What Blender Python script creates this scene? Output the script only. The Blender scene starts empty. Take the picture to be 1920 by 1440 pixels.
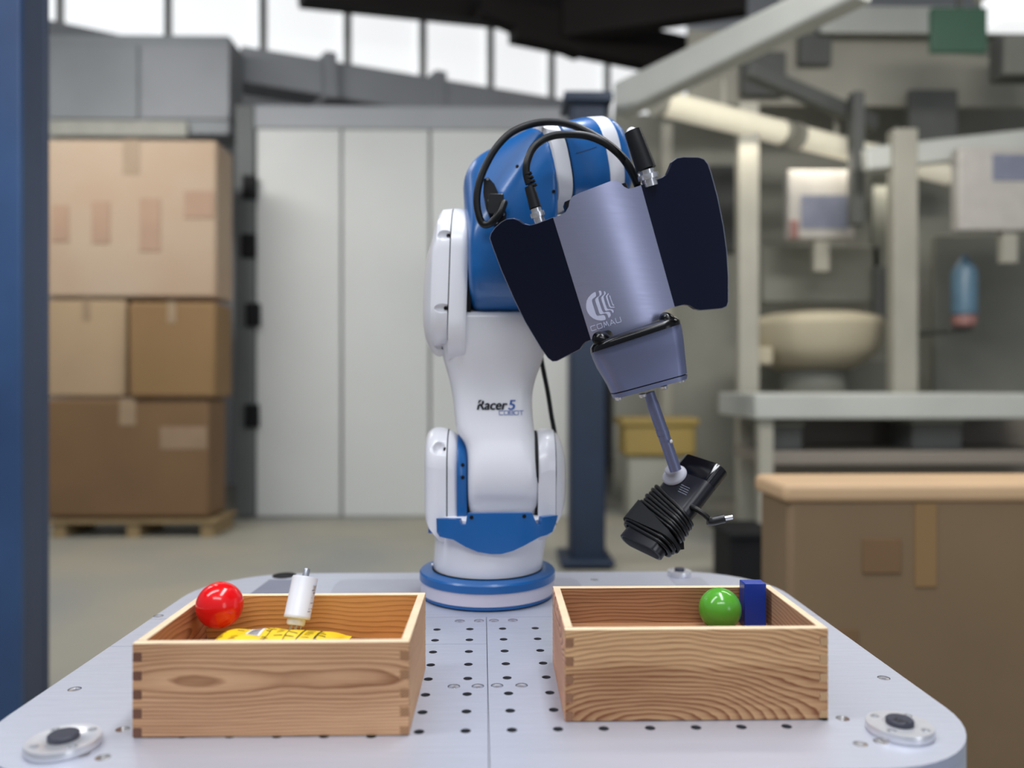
import bpy, bmesh, math, random
from math import sin, cos, pi, radians, sqrt
from mathutils import Vector, Matrix
from mathutils.bvhtree import BVHTree
from mathutils.geometry import delaunay_2d_cdt

random.seed(7)
SC = bpy.context.scene
COL = SC.collection

# ------------------------------------------------------------------ camera, world, lights
FPX = 1464.0            # focal length in pixels of the 1920 px wide frame
H = 0.374               # camera height above the table top (table top is z = 0)
YAW = math.atan(30 / FPX)
FLOOR = -0.85
cam_d = bpy.data.cameras.new('camera')
cam_d.sensor_fit = 'HORIZONTAL'
cam_d.sensor_width = 36
cam_d.lens = 36 * FPX / 1920
cam_d.clip_start = 0.05
cam_d.clip_end = 100
cam_d.dof.use_dof = True
cam_d.dof.focus_distance = 1.09
cam_d.dof.aperture_fstop = 1.9
cam = bpy.data.objects.new('camera', cam_d)
COL.objects.link(cam)
cam.location = (0, 0, H)
cam.rotation_euler = (pi / 2, 0, -YAW)
SC.camera = cam

SC.view_settings.view_transform = 'Standard'
SC.view_settings.look = 'None'
SC.view_settings.exposure = -0.10
SC.view_settings.gamma = 1.0
SC.view_settings.use_curve_mapping = False

world = bpy.data.worlds.new('hall_daylight')
SC.world = world
world.use_nodes = True
world.node_tree.nodes['Background'].inputs[0].default_value = (0.80, 0.88, 1.0, 1)
world.node_tree.nodes['Background'].inputs[1].default_value = 0.34


def area_light(name, loc, size, power, target=None, color=(1, 1, 1)):
    d = bpy.data.lights.new(name, 'AREA')
    d.shape = 'RECTANGLE'
    d.size, d.size_y = size
    d.energy = power
    d.color = color
    o = bpy.data.objects.new(name, d)
    o.location = loc
    if target is not None:
        o.rotation_euler = (Vector(target) - Vector(loc)).to_track_quat('-Z', 'Y').to_euler()
    COL.objects.link(o)
    return o


# the hall's ceiling lamps over the robot cell
area_light('ceiling_lamp_overhead', (0.5, 0.9, 3.0), (0.5, 2.6), 88, (0.5, 0.9, 0), (0.93, 0.96, 1.0))
area_light('ceiling_lamp_left', (-1.7, 0.6, 3.0), (0.5, 2.6), 62, (-0.4, 1.0, 0.2), (0.93, 0.96, 1.0))
area_light('ceiling_lamp_front', (-0.2, -1.6, 3.0), (2.6, 0.5), 48, (0, 1.2, 0.3), (0.93, 0.96, 1.0))
area_light('added_front_right_light', (2.7, -2.5, 0.75), (1.0, 2.2), 20, (0.15, 1.15, 0.5), (0.92, 0.96, 1.0))  # unseen light, added for the bright band on the silver gripper plate
area_light('ceiling_lamp_hall_left', (-3.2, 4.2, 3.4), (2.4, 0.6), 112, (-2.9, 6.0, -0.3), (1, 0.98, 0.94))
area_light('ceiling_lamp_hall_right', (2.6, 3.2, 3.4), (2.4, 0.6), 115, (2.9, 5.5, -0.6), (1, 0.97, 0.92))


# ------------------------------------------------------------------ helpers
def s2l(c):
    c = c / 255.0
    return c / 12.92 if c <= 0.04045 else ((c + 0.055) / 1.055) ** 2.4


def rgb(r, g, b):
    return (s2l(r), s2l(g), s2l(b), 1.0)


FWD = Vector((sin(YAW), cos(YAW), 0))
RGT = Vector((cos(YAW), -sin(YAW), 0))
CAM = Vector((0, 0, H))


def ray(px, py):
    return FWD + RGT * ((px - 960) / FPX) + Vector((0, 0, (720 - py) / FPX))


def P(px, py, Y):
    """point at distance Y along the table axis seen at photo pixel (px, py)"""
    d = ray(px, py)
    return CAM + d * (Y / d.y)


def PT(px, py, z=0.0):
    """point on the horizontal plane z"""
    d = ray(px, py)
    return CAM + d * ((z - H) / d.z)


def mat(name, col, rough=0.5, metal=0.0, var=0.05, scale=8.0, bump=0.0, spec=0.5, coat=0.0, col2=None,
        stretch=(1, 1, 1), emit=None, rvar=0.06):
    m = bpy.data.materials.new(name)
    m.use_nodes = True
    nt = m.node_tree
    b = nt.nodes['Principled BSDF']
    tc = nt.nodes.new('ShaderNodeTexCoord')
    mp = nt.nodes.new('ShaderNodeMapping')
    mp.inputs['Scale'].default_value = stretch
    nz = nt.nodes.new('ShaderNodeTexNoise')
    nz.inputs['Scale'].default_value = scale
    nz.inputs['Detail'].default_value = 4
    nt.links.new(tc.outputs['Object'], mp.inputs[0])
    nt.links.new(mp.outputs[0], nz.inputs['Vector'])
    mx = nt.nodes.new('ShaderNodeMix')
    mx.data_type = 'RGBA'
    c = col
    c2 = col2 or tuple(max(0, v * (1 - 2.5 * var)) for v in col[:3]) + (1,)
    rp = nt.nodes.new('ShaderNodeMapRange')
    rp.inputs['From Min'].default_value = 0.3
    rp.inputs['From Max'].default_value = 0.7
    nt.links.new(nz.outputs['Fac'], rp.inputs['Value'])
    nt.links.new(rp.outputs[0], mx.inputs['Factor'])
    mx.inputs['A'].default_value = c
    mx.inputs['B'].default_value = c2
    nt.links.new(mx.outputs['Result'], b.inputs['Base Color'])
    rr = nt.nodes.new('ShaderNodeMapRange')
    rr.inputs['To Min'].default_value = max(0.02, rough - rvar)
    rr.inputs['To Max'].default_value = min(1, rough + rvar)
    nt.links.new(nz.outputs['Fac'], rr.inputs['Value'])
    nt.links.new(rr.outputs[0], b.inputs['Roughness'])
    b.inputs['Metallic'].default_value = metal
    b.inputs['Specular IOR Level'].default_value = spec
    b.inputs['Coat Weight'].default_value = coat
    b.inputs['Coat Roughness'].default_value = 0.12
    if bump:
        bp = nt.nodes.new('ShaderNodeBump')
        bp.inputs['Strength'].default_value = bump
        bp.inputs['Distance'].default_value = 0.001
        nt.links.new(nz.outputs['Fac'], bp.inputs['Height'])
        nt.links.new(bp.outputs[0], b.inputs['Normal'])
    if emit:
        b.inputs['Emission Color'].default_value = emit[0]
        b.inputs['Emission Strength'].default_value = emit[1]
    return m


def wood(name, axis, c0, center, squash, freq, light, dark, warp=0.02, contrast=1.0, heart=None):
    """pine: axis 0 = grain along x, 1 = along y. rings around 'center' (along, across, thick)."""
    m = bpy.data.materials.new(name)
    m.use_nodes = True
    nt = m.node_tree
    N, L = nt.nodes.new, nt.links.new
    b = nt.nodes['Principled BSDF']
    tc = N('ShaderNodeTexCoord')
    sp = N('ShaderNodeSeparateXYZ')
    L(tc.outputs['Object'], sp.inputs[0])
    al, th = (sp.outputs[0], sp.outputs[1]) if axis == 0 else (sp.outputs[1], sp.outputs[0])
    ac = sp.outputs[2]

    def mth(op, a, v=None, c=None):
        n = N('ShaderNodeMath')
        n.operation = op
        for i, q in enumerate((a, v, c)):
            if q is None:
                continue
            if isinstance(q, (int, float)):
                n.inputs[i].default_value = q
            else:
                L(q, n.inputs[i])
        return n.outputs[0]

    def noise(sx, sy, sz, off, detail=2):
        cb = N('ShaderNodeCombineXYZ')
        L(mth('MULTIPLY_ADD', al, sx, off), cb.inputs[0])
        L(mth('MULTIPLY_ADD', ac, sy, off * 1.7), cb.inputs[1])
        L(mth('MULTIPLY', th, sz), cb.inputs[2])
        n = N('ShaderNodeTexNoise')
        n.inputs['Scale'].default_value = 1
        n.inputs['Detail'].default_value = detail
        L(cb.outputs[0], n.inputs['Vector'])
        return n.outputs['Fac']

    n1 = noise(7, 13, 13, c0, 1)
    n2 = noise(18, 60, 60, c0 + 3.1, 2)
    a = mth('MULTIPLY', mth('SUBTRACT', al, center[0]), squash)
    h = mth('SUBTRACT', ac, center[1])
    t = mth('SUBTRACT', th, center[2])
    d = mth('SQRT', mth('ADD', mth('ADD', mth('MULTIPLY', a, a), mth('MULTIPLY', h, h)), mth('MULTIPLY', t, t)))
    d = mth('ADD', d, mth('MULTIPLY', mth('SUBTRACT', n1, 0.5), warp * 2))
    d = mth('ADD', d, mth('MULTIPLY', mth('SUBTRACT', n2, 0.5), warp * 0.35))
    fr = mth('FRACT', mth('MULTIPLY', d, freq))
    rp = N('ShaderNodeValToRGB')
    e = rp.color_ramp.elements
    e[0].position = 0.0
    e[0].color = (0, 0, 0, 1)
    e[1].position = 0.45
    e[1].color = (0.22, 0.22, 0.22, 1)
    x = e.new(0.86)
    x.color = (1, 1, 1, 1)
    x = e.new(0.97)
    x.color = (0.0, 0.0, 0.0, 1)
    L(fr, rp.inputs[0])
    fib = noise(14, 520, 520, c0 + 7, 3)
    big = noise(5, 16, 16, c0 + 11, 1)
    f = mth('MULTIPLY', rp.outputs[0], 0.75 * contrast)
    f = mth('ADD', f, mth('MULTIPLY', mth('SUBTRACT', fib, 0.45), 0.7))
    f = mth('ADD', f, mth('MULTIPLY', mth('SUBTRACT', big, 0.5), 0.7))
    if heart:
        hm = mth('MULTIPLY_ADD', mth('SUBTRACT', n1, 0.5), 0.05, mth('SUBTRACT', heart[0], ac))
        hs_ = mth('MULTIPLY', hm, 160)
        hc = N('ShaderNodeClamp')
        L(hs_, hc.inputs[0])
        f = mth('ADD', f, mth('MULTIPLY', hc.outputs[0], heart[1]))
    cl = N('ShaderNodeClamp')
    L(f, cl.inputs[0])
    mx = N('ShaderNodeMix')
    mx.data_type = 'RGBA'
    mx.inputs['A'].default_value = light
    mx.inputs['B'].default_value = dark
    L(cl.outputs[0], mx.inputs['Factor'])
    L(mx.outputs['Result'], b.inputs['Base Color'])
    b.inputs['Roughness'].default_value = 0.6
    b.inputs['Specular IOR Level'].default_value = 0.25
    bp = N('ShaderNodeBump')
    bp.inputs['Strength'].default_value = 0.25
    bp.inputs['Distance'].default_value = 0.0006
    L(fib, bp.inputs['Height'])
    L(bp.outputs[0], b.inputs['Normal'])
    return m


def end_grain(name, light, dark, ang):
    m = bpy.data.materials.new(name)
    m.use_nodes = True
    nt = m.node_tree
    N, L = nt.nodes.new, nt.links.new
    b = nt.nodes['Principled BSDF']
    tc = N('ShaderNodeTexCoord')
    mp = N('ShaderNodeMapping')
    mp.inputs['Rotation'].default_value = (0, ang, 0.0)
    w = N('ShaderNodeTexWave')
    w.inputs['Scale'].default_value = 130
    w.inputs['Distortion'].default_value = 3
    w.inputs['Detail'].default_value = 1
    w.inputs['Detail Scale'].default_value = 0.3
    L(tc.outputs['Object'], mp.inputs[0])
    L(mp.outputs[0], w.inputs['Vector'])
    mx = N('ShaderNodeMix')
    mx.data_type = 'RGBA'
    mx.inputs['A'].default_value = light
    mx.inputs['B'].default_value = dark
    L(w.outputs['Fac'], mx.inputs['Factor'])
    L(mx.outputs['Result'], b.inputs['Base Color'])
    b.inputs['Roughness'].default_value = 0.75
    return m


class MB:
    def __init__(self):
        self.v, self.f, self.m = [], [], []

    def add(self, vs, fs, mi=0):
        o = len(self.v)
        self.v += [Vector(p) for p in vs]
        self.f += [tuple(i + o for i in f) for f in fs]
        self.m += [mi] * len(fs)
        return self

    def box(self, lo, hi, mi=0):
        x0, y0, z0 = lo
        x1, y1, z1 = hi
        vs = [(x0, y0, z0), (x1, y0, z0), (x1, y1, z0), (x0, y1, z0), (x0, y0, z1), (x1, y0, z1), (x1, y1, z1), (x0, y1, z1)]
        return self.add(vs, [(3, 2, 1, 0), (4, 5, 6, 7), (0, 1, 5, 4), (1, 2, 6, 5), (2, 3, 7, 6), (3, 0, 4, 7)], mi)

    def loft(self, secs, mi=0, caps=True, closed=False):
        n = len(secs[0])
        vs = [p for s in secs for p in s]
        fs = []
        k = len(secs)
        for i in range(k if closed else k - 1):
            a, b_ = i * n, ((i + 1) % k) * n
            for j in range(n):
                j2 = (j + 1) % n
                fs.append((a + j, a + j2, b_ + j2, b_ + j))
        if caps and not closed:
            fs.append(tuple(reversed(range(n))))
            fs.append(tuple((k - 1) * n + j for j in range(n)))
        return self.add(vs, fs, mi)

    def lathe(self, c, axis, prof, n=48, mi=0):
        """prof: (radius, distance along axis)"""
        axis = Vector(axis).normalized()
        u = axis.orthogonal().normalized()
        w = axis.cross(u)
        c = Vector(c)
        secs = [[c + axis * h + (u * cos(2 * pi * j / n) + w * sin(2 * pi * j / n)) * max(r, 1e-5) for j in range(n)]
                for r, h in prof]
        return self.loft(secs, mi)

    def tube(self, pts, r, n=10, mi=0, res=6):
        pts = smooth(pts, res)
        secs = []
        up = None
        for i, p in enumerate(pts):
            t = (pts[min(i + 1, len(pts) - 1)] - pts[max(i - 1, 0)]).normalized()
            if up is None:
                up = t.orthogonal().normalized()
            up = (up - t * up.dot(t)).normalized()
            w = t.cross(up)
            rr = r(i / (len(pts) - 1)) if callable(r) else r
            secs.append([p + (up * cos(2 * pi * j / n) + w * sin(2 * pi * j / n)) * rr for j in range(n)])
        return self.loft(secs, mi)

    def ellipsoid(self, c, ax, n=24, k=14, mi=0):
        """ax: three Vectors (semi axes)"""
        c = Vector(c)
        secs = []
        for i in range(k + 1):
            a = -pi / 2 + pi * i / k
            rr = max(cos(a), 1e-4)
            secs.append([c + ax[0] * (rr * cos(2 * pi * j / n)) + ax[1] * (rr * sin(2 * pi * j / n)) + ax[2] * sin(a)
                         for j in range(n)])
        return self.loft(secs, mi)

    def build(self, name, mats, parent=None, smooth_ang=35, bevel=0, bseg=2, fixn=True):
        me = bpy.data.meshes.new(name)
        me.from_pydata(self.v, [], self.f)
        if not isinstance(mats, (list, tuple)):
            mats = [mats]
        for q in mats:
            me.materials.append(q)
        me.polygons.foreach_set('material_index', self.m)
        if fixn:
            bm = bmesh.new()
            bm.from_mesh(me)
            bmesh.ops.recalc_face_normals(bm, faces=bm.faces)
            bm.to_mesh(me)
            bm.free()
        return link(name, me, parent, smooth_ang, bevel, bseg)


def link(name, me, parent=None, smooth_ang=35, bevel=0, bseg=2):
    if smooth_ang:
        me.polygons.foreach_set('use_smooth', [True] * len(me.polygons))
        me.set_sharp_from_angle(angle=radians(smooth_ang))
    me.update()
    o = bpy.data.objects.new(name, me)
    COL.objects.link(o)
    if parent is not None:
        o.parent = parent
        o.matrix_parent_inverse = world_of(parent).inverted()
    if bevel:
        b = o.modifiers.new('bevel', 'BEVEL')
        b.width = bevel
        b.segments = bseg
        b.limit_method = 'ANGLE'
        b.angle_limit = radians(40)
    return o


def world_of(o):
    m = Matrix.LocRotScale(o.location, o.rotation_euler, o.scale)
    if o.parent is not None:
        m = world_of(o.parent) @ o.matrix_parent_inverse @ m
    return m


def smooth(pts, res=6):
    pts = [Vector(p) for p in pts]
    if res <= 1:
        return pts
    q = [pts[0] * 2 - pts[1]] + pts + [pts[-1] * 2 - pts[-2]]
    out = []
    for i in range(1, len(q) - 2):
        p0, p1, p2, p3 = q[i - 1:i + 3]
        for k in range(res):
            t = k / res
            out.append(0.5 * ((2 * p1) + (p2 - p0) * t + (2 * p0 - 5 * p1 + 4 * p2 - p3) * t * t
                              + (3 * p1 - p0 - 3 * p2 + p3) * t ** 3))
    out.append(pts[-1])
    return out


def smooth2(pts, res=5, closed=False):
    """2-D catmull-rom"""
    if closed:
        n = len(pts)
        out = []
        for i in range(n):
            p0, p1, p2, p3 = (Vector(pts[(i + k) % n]) for k in (-1, 0, 1, 2))
            for k in range(res):
                t = k / res
                out.append(0.5 * ((2 * p1) + (p2 - p0) * t + (2 * p0 - 5 * p1 + 4 * p2 - p3) * t * t
                                  + (3 * p1 - p0 - 3 * p2 + p3) * t ** 3))
        return out
    return [Vector((p.x, p.y)) for p in smooth([Vector((a, b, 0)) for a, b in pts], res)]


def thing(name, label, cat, loc=(0, 0, 0), rotz=0, group=None):
    o = bpy.data.objects.new(name, None)
    o.empty_display_size = 0.05
    COL.objects.link(o)
    o.location = loc
    o.rotation_euler = (0, 0, rotz)
    return tag(o, label, cat, group)


def tag(o, label, cat=None, group=None):
    o['label'] = label
    if cat:
        o['category'] = cat
    if group:
        o['group'] = group
    return o


def struct(o):
    o['kind'] = 'structure'
    return o


def rrect(cx, cy, hx, hy, r, n=4):
    """rounded rectangle outline in 2-D, ccw"""
    out = []
    r = min(r, hx, hy)
    for k, (sx, sy) in enumerate(((1, 1), (-1, 1), (-1, -1), (1, -1))):
        for i in range(n + 1):
            a = k * pi / 2 + (pi / 2) * i / n
            out.append((cx + sx * (hx - r) + r * cos(a), cy + sy * (hy - r) + r * sin(a)))
    return out


def evaluated(o):
    dg = bpy.context.evaluated_depsgraph_get()
    dg.update()
    return o.evaluated_get(dg)


def apply_mods(o):
    ev = evaluated(o)
    me = bpy.data.meshes.new_from_object(ev)
    o.modifiers.clear()
    o.data = me
    return o


def cut(o, cutter):
    """real recess: subtract a temporary cutter mesh, which is deleted again"""
    c = cutter.build('cutter', [o.data.materials[0]])
    b = o.modifiers.new('cut', 'BOOLEAN')
    b.operation = 'DIFFERENCE'
    b.solver = 'EXACT'
    b.object = c
    apply_mods(o)
    bpy.data.objects.remove(c)
    return o


def bvh_of(o):
    ev = evaluated(o)
    me = ev.to_mesh()
    mw = world_of(o)
    t = BVHTree.FromPolygons([mw @ v.co for v in me.vertices], [tuple(p.vertices) for p in me.polygons])
    ev.to_mesh_clear()
    return t


def hit(bvh, px, py, off=0.0004, fallback=None):
    d = ray(px, py).normalized()
    loc, nor, i, dist = bvh.ray_cast(CAM, d)
    if loc is None:
        return (P(px, py, fallback), -d) if fallback else (None, None)
    if nor.dot(d) > 0:
        nor = -nor
    return loc + nor * off, nor


def print_on(name, bvh, polys, m, parent, off=0.0004, fallback=1.3):
    """flat print lying on a surface: polygons given as photo points, dropped on the surface"""
    mb = MB()
    for poly in polys:
        vs, fs = poly if isinstance(poly, tuple) else (poly, [tuple(range(len(poly)))])
        mb.add([hit(bvh, x, y, off, fallback)[0] for x, y in vs], fs)
    return mb.build(name, m, parent, smooth_ang=0, fixn=False)


def font_polys(body, x, y, w, h, shear=0.0, rot=0.0, offset=0.0):
    """text outline faces as photo points; (x, y) = left end of the base line, w,h = size of the whole text"""
    cu = bpy.data.curves.new('print', 'FONT')
    cu.body = body
    cu.offset = offset
    o = bpy.data.objects.new('print', cu)
    COL.objects.link(o)
    me = bpy.data.meshes.new_from_object(evaluated(o))
    bpy.data.objects.remove(o)
    bm = bmesh.new()
    bm.from_mesh(me)
    bmesh.ops.triangulate(bm, faces=bm.faces)
    bm.to_mesh(me)
    bm.free()
    xs = [v.co.x for v in me.vertices]
    ys = [v.co.y for v in me.vertices]
    x0, x1, y1 = min(xs), max(xs), max(ys)
    vs = []
    for v in me.vertices:
        a = (v.co.x - x0) / (x1 - x0) * w + shear * v.co.y / y1 * h
        b = v.co.y / y1 * h
        vs.append((x + a * cos(rot) + b * sin(rot) * 1, y + a * sin(rot) - b * cos(rot)))
    fs = [tuple(p.vertices) for p in me.polygons]
    bpy.data.meshes.remove(me)
    return (vs, fs)


def stroke(pts, w):
    """ribbon polygons (photo points) along a polyline"""
    out = []
    pts = [Vector(p) for p in pts]
    for a, b in zip(pts, pts[1:]):
        d = (b - a)
        if d.length < 1e-6:
            continue
        d.normalize()
        n = Vector((-d.y, d.x)) * w / 2
        e = d * w / 2
        out.append([tuple(a - e - n), tuple(b + e - n), tuple(b + e + n), tuple(a - e + n)])
    return out


LET = {
    'C': [[(1, 0.95), (0.15, 0.95), (0, 0.8), (0, 0.2), (0.15, 0.05), (1, 0.05)]],
    'O': [[(0.12, 0.95), (0.88, 0.95), (1, 0.8), (1, 0.2), (0.88, 0.05), (0.12, 0.05), (0, 0.2), (0, 0.8), (0.12, 0.95)]],
    'B': [[(0, 0.05), (0, 0.95), (0.85, 0.95), (0.95, 0.8), (0.95, 0.6), (0.85, 0.5), (0, 0.5)],
          [(0.85, 0.5), (1, 0.38), (1, 0.2), (0.88, 0.05), (0, 0.05)]],
    'T': [[(0, 0.95), (1, 0.95)], [(0.5, 0.95), (0.5, 0)]],
    'M': [[(0, 0), (0.22, 0.98), (0.5, 0.25), (0.8, 0.98), (1, 0)]],
    'A': [[(0, 0), (0.5, 0.97), (1, 0)], [(0.22, 0.3), (0.8, 0.3)]],
    'U': [[(0, 1), (0, 0.2), (0.14, 0.05), (0.86, 0.05), (1, 0.2), (1, 1)]],
}


def stroke_text(body, org, dx, dy, adv, lw, th):
    """dx, dy: photo vectors of one letter's width and height"""
    out = []
    org, dx, dy = Vector(org), Vector(dx), Vector(dy)
    for i, ch in enumerate(body):
        for pl in LET[ch]:
            out += stroke([org + dx * (i * adv + a * lw) + dy * b for a, b in pl], th)
    return out


# ------------------------------------------------------------------ materials
M_white = mat('robot_white_paint', rgb(222, 222, 228), 0.32, var=0.015, scale=3, coat=0.25)
M_blue = mat('robot_blue_paint', rgb(0, 88, 156), 0.34, var=0.03, scale=3, coat=0.2)
M_bluelt = M_blue
M_ring = mat('light_ring_plastic', rgb(196, 192, 208), 0.4, var=0.02, scale=4)
M_dark = mat('black_gap_rubber', rgb(14, 15, 19), 0.7, spec=0.3)
M_black = mat('black_plastic', rgb(12, 13, 17), 0.38, spec=0.4, scale=40)
M_cable = mat('black_cable_jacket', rgb(10, 11, 14), 0.4, scale=40, spec=0.35)
M_chrome = mat('nickel_plated', rgb(214, 214, 220), 0.25, 0.8, scale=60)
M_steel = mat('screw_steel', rgb(176, 178, 186), 0.3, 0.7, scale=60)
M_silver = mat('brushed_silver_plate', rgb(172, 175, 206), 0.42, 0.92, scale=25, stretch=(1, 1, 14), var=0.02)
M_silverb = mat('satin_silver_block', rgb(112, 118, 150), 0.4, 0.6, scale=20, var=0.02)
M_navy = mat('dark_navy_panel', rgb(6, 12, 36), 0.38, var=0.03, scale=6, spec=0.22)
M_rubber = mat('glossy_black_rubber', rgb(5, 5, 7), 0.22, spec=0.3)
M_cup = mat('grey_silicone', rgb(178, 178, 190), 0.5)
M_logo = mat('light_logo_print', rgb(205, 208, 235), 0.5)
M_ink = mat('dark_navy_ink', rgb(18, 22, 38), 0.5)
M_inkblue = mat('blue_ink', rgb(28, 82, 158), 0.5)
M_alu = mat('milled_aluminium_plate', rgb(200, 203, 216), 0.42, 0.55, var=0.03, scale=18, stretch=(1, 9, 1), bump=0.12, rvar=0.1)
M_aluside = mat('aluminium_side', rgb(178, 186, 212), 0.4, 0.25, var=0.03)
M_hole = mat('hole_inside', rgb(96, 98, 106), 0.45, 0.5)
M_hole2 = mat('polished_bore', rgb(214, 210, 208), 0.25, 0.85)
M_grey = mat('cabinet_grey', rgb(120, 122, 128), 0.5)

# ------------------------------------------------------------------ large structure: the hall
UX = Vector((0.858, 0.514, 0))      # direction along the far hall wall
VX = Vector((-0.514, 0.858, 0))


def slab(name, p0, d, length, z0, z1, th, m, parent=None, bevel=0):
    """upright slab from p0 along d, thickness away from the camera"""
    n = Vector((-d.y, d.x, 0)) * th
    a, b = Vector((p0[0], p0[1], 0)), Vector((p0[0], p0[1], 0)) + d * length
    mb = MB()
    vs = [a + Vector((0, 0, z0)), b + Vector((0, 0, z0)), b + n + Vector((0, 0, z0)), a + n + Vector((0, 0, z0)),
          a + Vector((0, 0, z1)), b + Vector((0, 0, z1)), b + n + Vector((0, 0, z1)), a + n + Vector((0, 0, z1))]
    mb.add(vs, [(3, 2, 1, 0), (4, 5, 6, 7), (0, 1, 5, 4), (1, 2, 6, 5), (2, 3, 7, 6), (3, 0, 4, 7)])
    return mb.build(name, m, parent, smooth_ang=0, bevel=bevel)


M_floor = mat('concrete_floor', rgb(168, 162, 144), 0.55, var=0.08, scale=0.7, col2=rgb(140, 142, 140))
M_wallgrey = mat('painted_hall_wall', rgb(178, 181, 186), 0.7, var=0.06, scale=0.5)
M_roof = mat('dark_roof_sheet', rgb(62, 56, 52), 0.8, var=0.15, scale=0.6)
M_glow = mat('daylight_glazing', rgb(230, 235, 238), 0.4, var=0.02, scale=0.6, emit=((0.9, 0.91, 0.92, 1), 1.0))
M_mull = mat('window_mullion', rgb(212, 212, 210), 0.6)

fl = MB().box((-14, -5, FLOOR - 0.1), (16, 22, FLOOR)).build('floor', M_floor, smooth_ang=0)
struct(fl)

# far hall wall: its window band starts H+4 m above the camera
W0 = P(200, 60, 8.9)
sill = W0.z
wall_p = Vector((W0.x, W0.y, 0)) - UX * 6
struct(slab('wall_back', wall_p, UX, 22, FLOOR, sill, 0.3, M_wallgrey))
struct(slab('wall_back_header', wall_p, UX, 22, sill + 2.4, sill + 3.4, 0.3, M_roof))
for k in range(10):
    w = bpy.data.objects.new('window_%d' % (k + 1), None)
    COL.objects.link(w)
    w.location = wall_p + UX * (2.2 * k) + Vector((0, 0, sill))
    struct(w)
    q = wall_p + UX * (2.2 * k) + VX * 0.12
    slab('pane', q, UX, 2.2, sill, sill + 2.4, 0.02, M_glow, w)
    for j in range(2):
        slab('mullion', wall_p + UX * (2.2 * k + 1.1 * j), UX, 0.09, sill, sill + 2.4, 0.1, M_mull, w)
# roof with trusses
rf = MB().box((-14, -2, sill + 3.3), (16, 22, sill + 3.5)).build('ceiling', M_roof, smooth_ang=0)
struct(rf)
struct(slab('wall_right', (9.5, 4), VX, 18, FLOOR, sill + 3.4, 0.3, M_wallgrey))
M_truss = mat('dark_roof_truss', rgb(46, 40, 37), 0.7, var=0.12, scale=1.0)


def pxbar(name, a, b, Ya, Yb, tpx, m, parent, depth=0.25):
    """straight beam between two photo points at given distances, tpx thick"""
    p, q = P(a[0], a[1], Ya), P(b[0], b[1], Yb)
    t = (q - p).normalized()
    up = Vector((0, 0, 1))
    side = t.cross(up).normalized()
    up = side.cross(t)
    secs = []
    for c, Y in ((p, Ya), (q, Yb)):
        h = tpx * Y / FPX / 2
        secs.append([c + up * h + side * depth / 2, c + up * h - side * depth / 2, c - up * h - side * depth / 2, c - up * h + side * depth / 2])
    return MB().loft(secs).build(name, m, parent, smooth_ang=0, bevel=0.02)


tr = thing('roof_truss', 'dark brown roof girder crossing above the robot below the skylights', 'girder', P(900, 20, 10))
pxbar('top_chord', (560, -25), (1180, 40), 8.6, 10.6, 66, M_truss, tr)
pxbar('bottom_chord', (960, 42), (1330, 118), 9.2, 10.4, 70, M_truss, tr)
pxbar('brace', (900, 10), (1090, 90), 9.0, 9.6, 40, M_truss, tr)
pxbar('brace', (1060, 40), (1400, -10), 9.4, 8.6, 70, M_truss, tr)


def bgbox(name, x0, x1, y0, y1, Y, depth, m, parent=None, bevel=0.0, yaw=0.0):
    """a block whose front face covers the photo rectangle at distance Y"""
    a, b = P(x0, y1, Y), P(x1, y0, Y)
    cx, hx = (a.x + b.x) / 2, abs(b.x - a.x) / 2
    mb = MB()
    if abs(yaw) < 1e-6:
        mb.box((a.x, min(a.y, b.y), min(a.z, b.z)), (b.x, min(a.y, b.y) + depth, max(a.z, b.z)))
    else:
        mb.box((-hx, 0, min(a.z, b.z)), (hx, depth, max(a.z, b.z)))
        R = Matrix.Translation((cx, Y, 0)) @ Matrix.Rotation(yaw, 4, 'Z')
        mb.v = [R @ v for v in mb.v]
    return mb.build(name, m, parent, smooth_ang=30, bevel=bevel, bseg=3)


def zrow(py, Y):
    return P(960, py, Y).z


def pyfloor(Y, z=FLOOR):
    return 720 + (H - z) * FPX / Y


# ---- blue steel column at the left edge
M_bluesteel = mat('blue_painted_steel', rgb(52, 84, 128), 0.5, var=0.12, scale=1.5, col2=rgb(34, 58, 96))
M_web = mat('dark_blue_grey_steel', rgb(66, 76, 98), 0.6, var=0.1, scale=1.5)
t = thing('steel_column', 'blue steel column at the left edge of the hall view', 'column', P(20, pyfloor(2.6), 2.6))
bgbox('flange', -70, 36, -200, pyfloor(2.6), 2.6, 0.03, M_bluesteel, t, 0.004)
bgbox('web', 12, 30, -200, pyfloor(2.63), 2.63, 0.16, M_web, t)
bgbox('rear_flange', -30, 84, -200, pyfloor(2.79), 2.79, 0.03, M_web, t, 0.004)
bgbox('base_plate', -90, 92, pyfloor(2.6) - 14, pyfloor(2.6), 2.59, 0.25, M_web, t)

# ---- dark blue pillar behind the robot
M_navypillar = mat('navy_painted_pillar', rgb(30, 48, 72), 0.55, var=0.12, scale=1.2, col2=rgb(20, 34, 54))
t = thing('steel_pillar', 'dark navy steel pillar standing behind the robot arm', 'pillar', P(1100, pyfloor(5.2), 5.2))
bgbox('shaft', 1070, 1136, 185, pyfloor(5.2), 5.2, 0.24, M_navypillar, t, 0.02)
bgbox('head_plate', 1058, 1150, 170, 188, 5.15, 0.34, M_navypillar, t, 0.01)
bgbox('base_plate', 1052, 1154, pyfloor(5.2) - 12, pyfloor(5.2), 5.1, 0.44, M_navypillar, t, 0.01)

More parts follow.
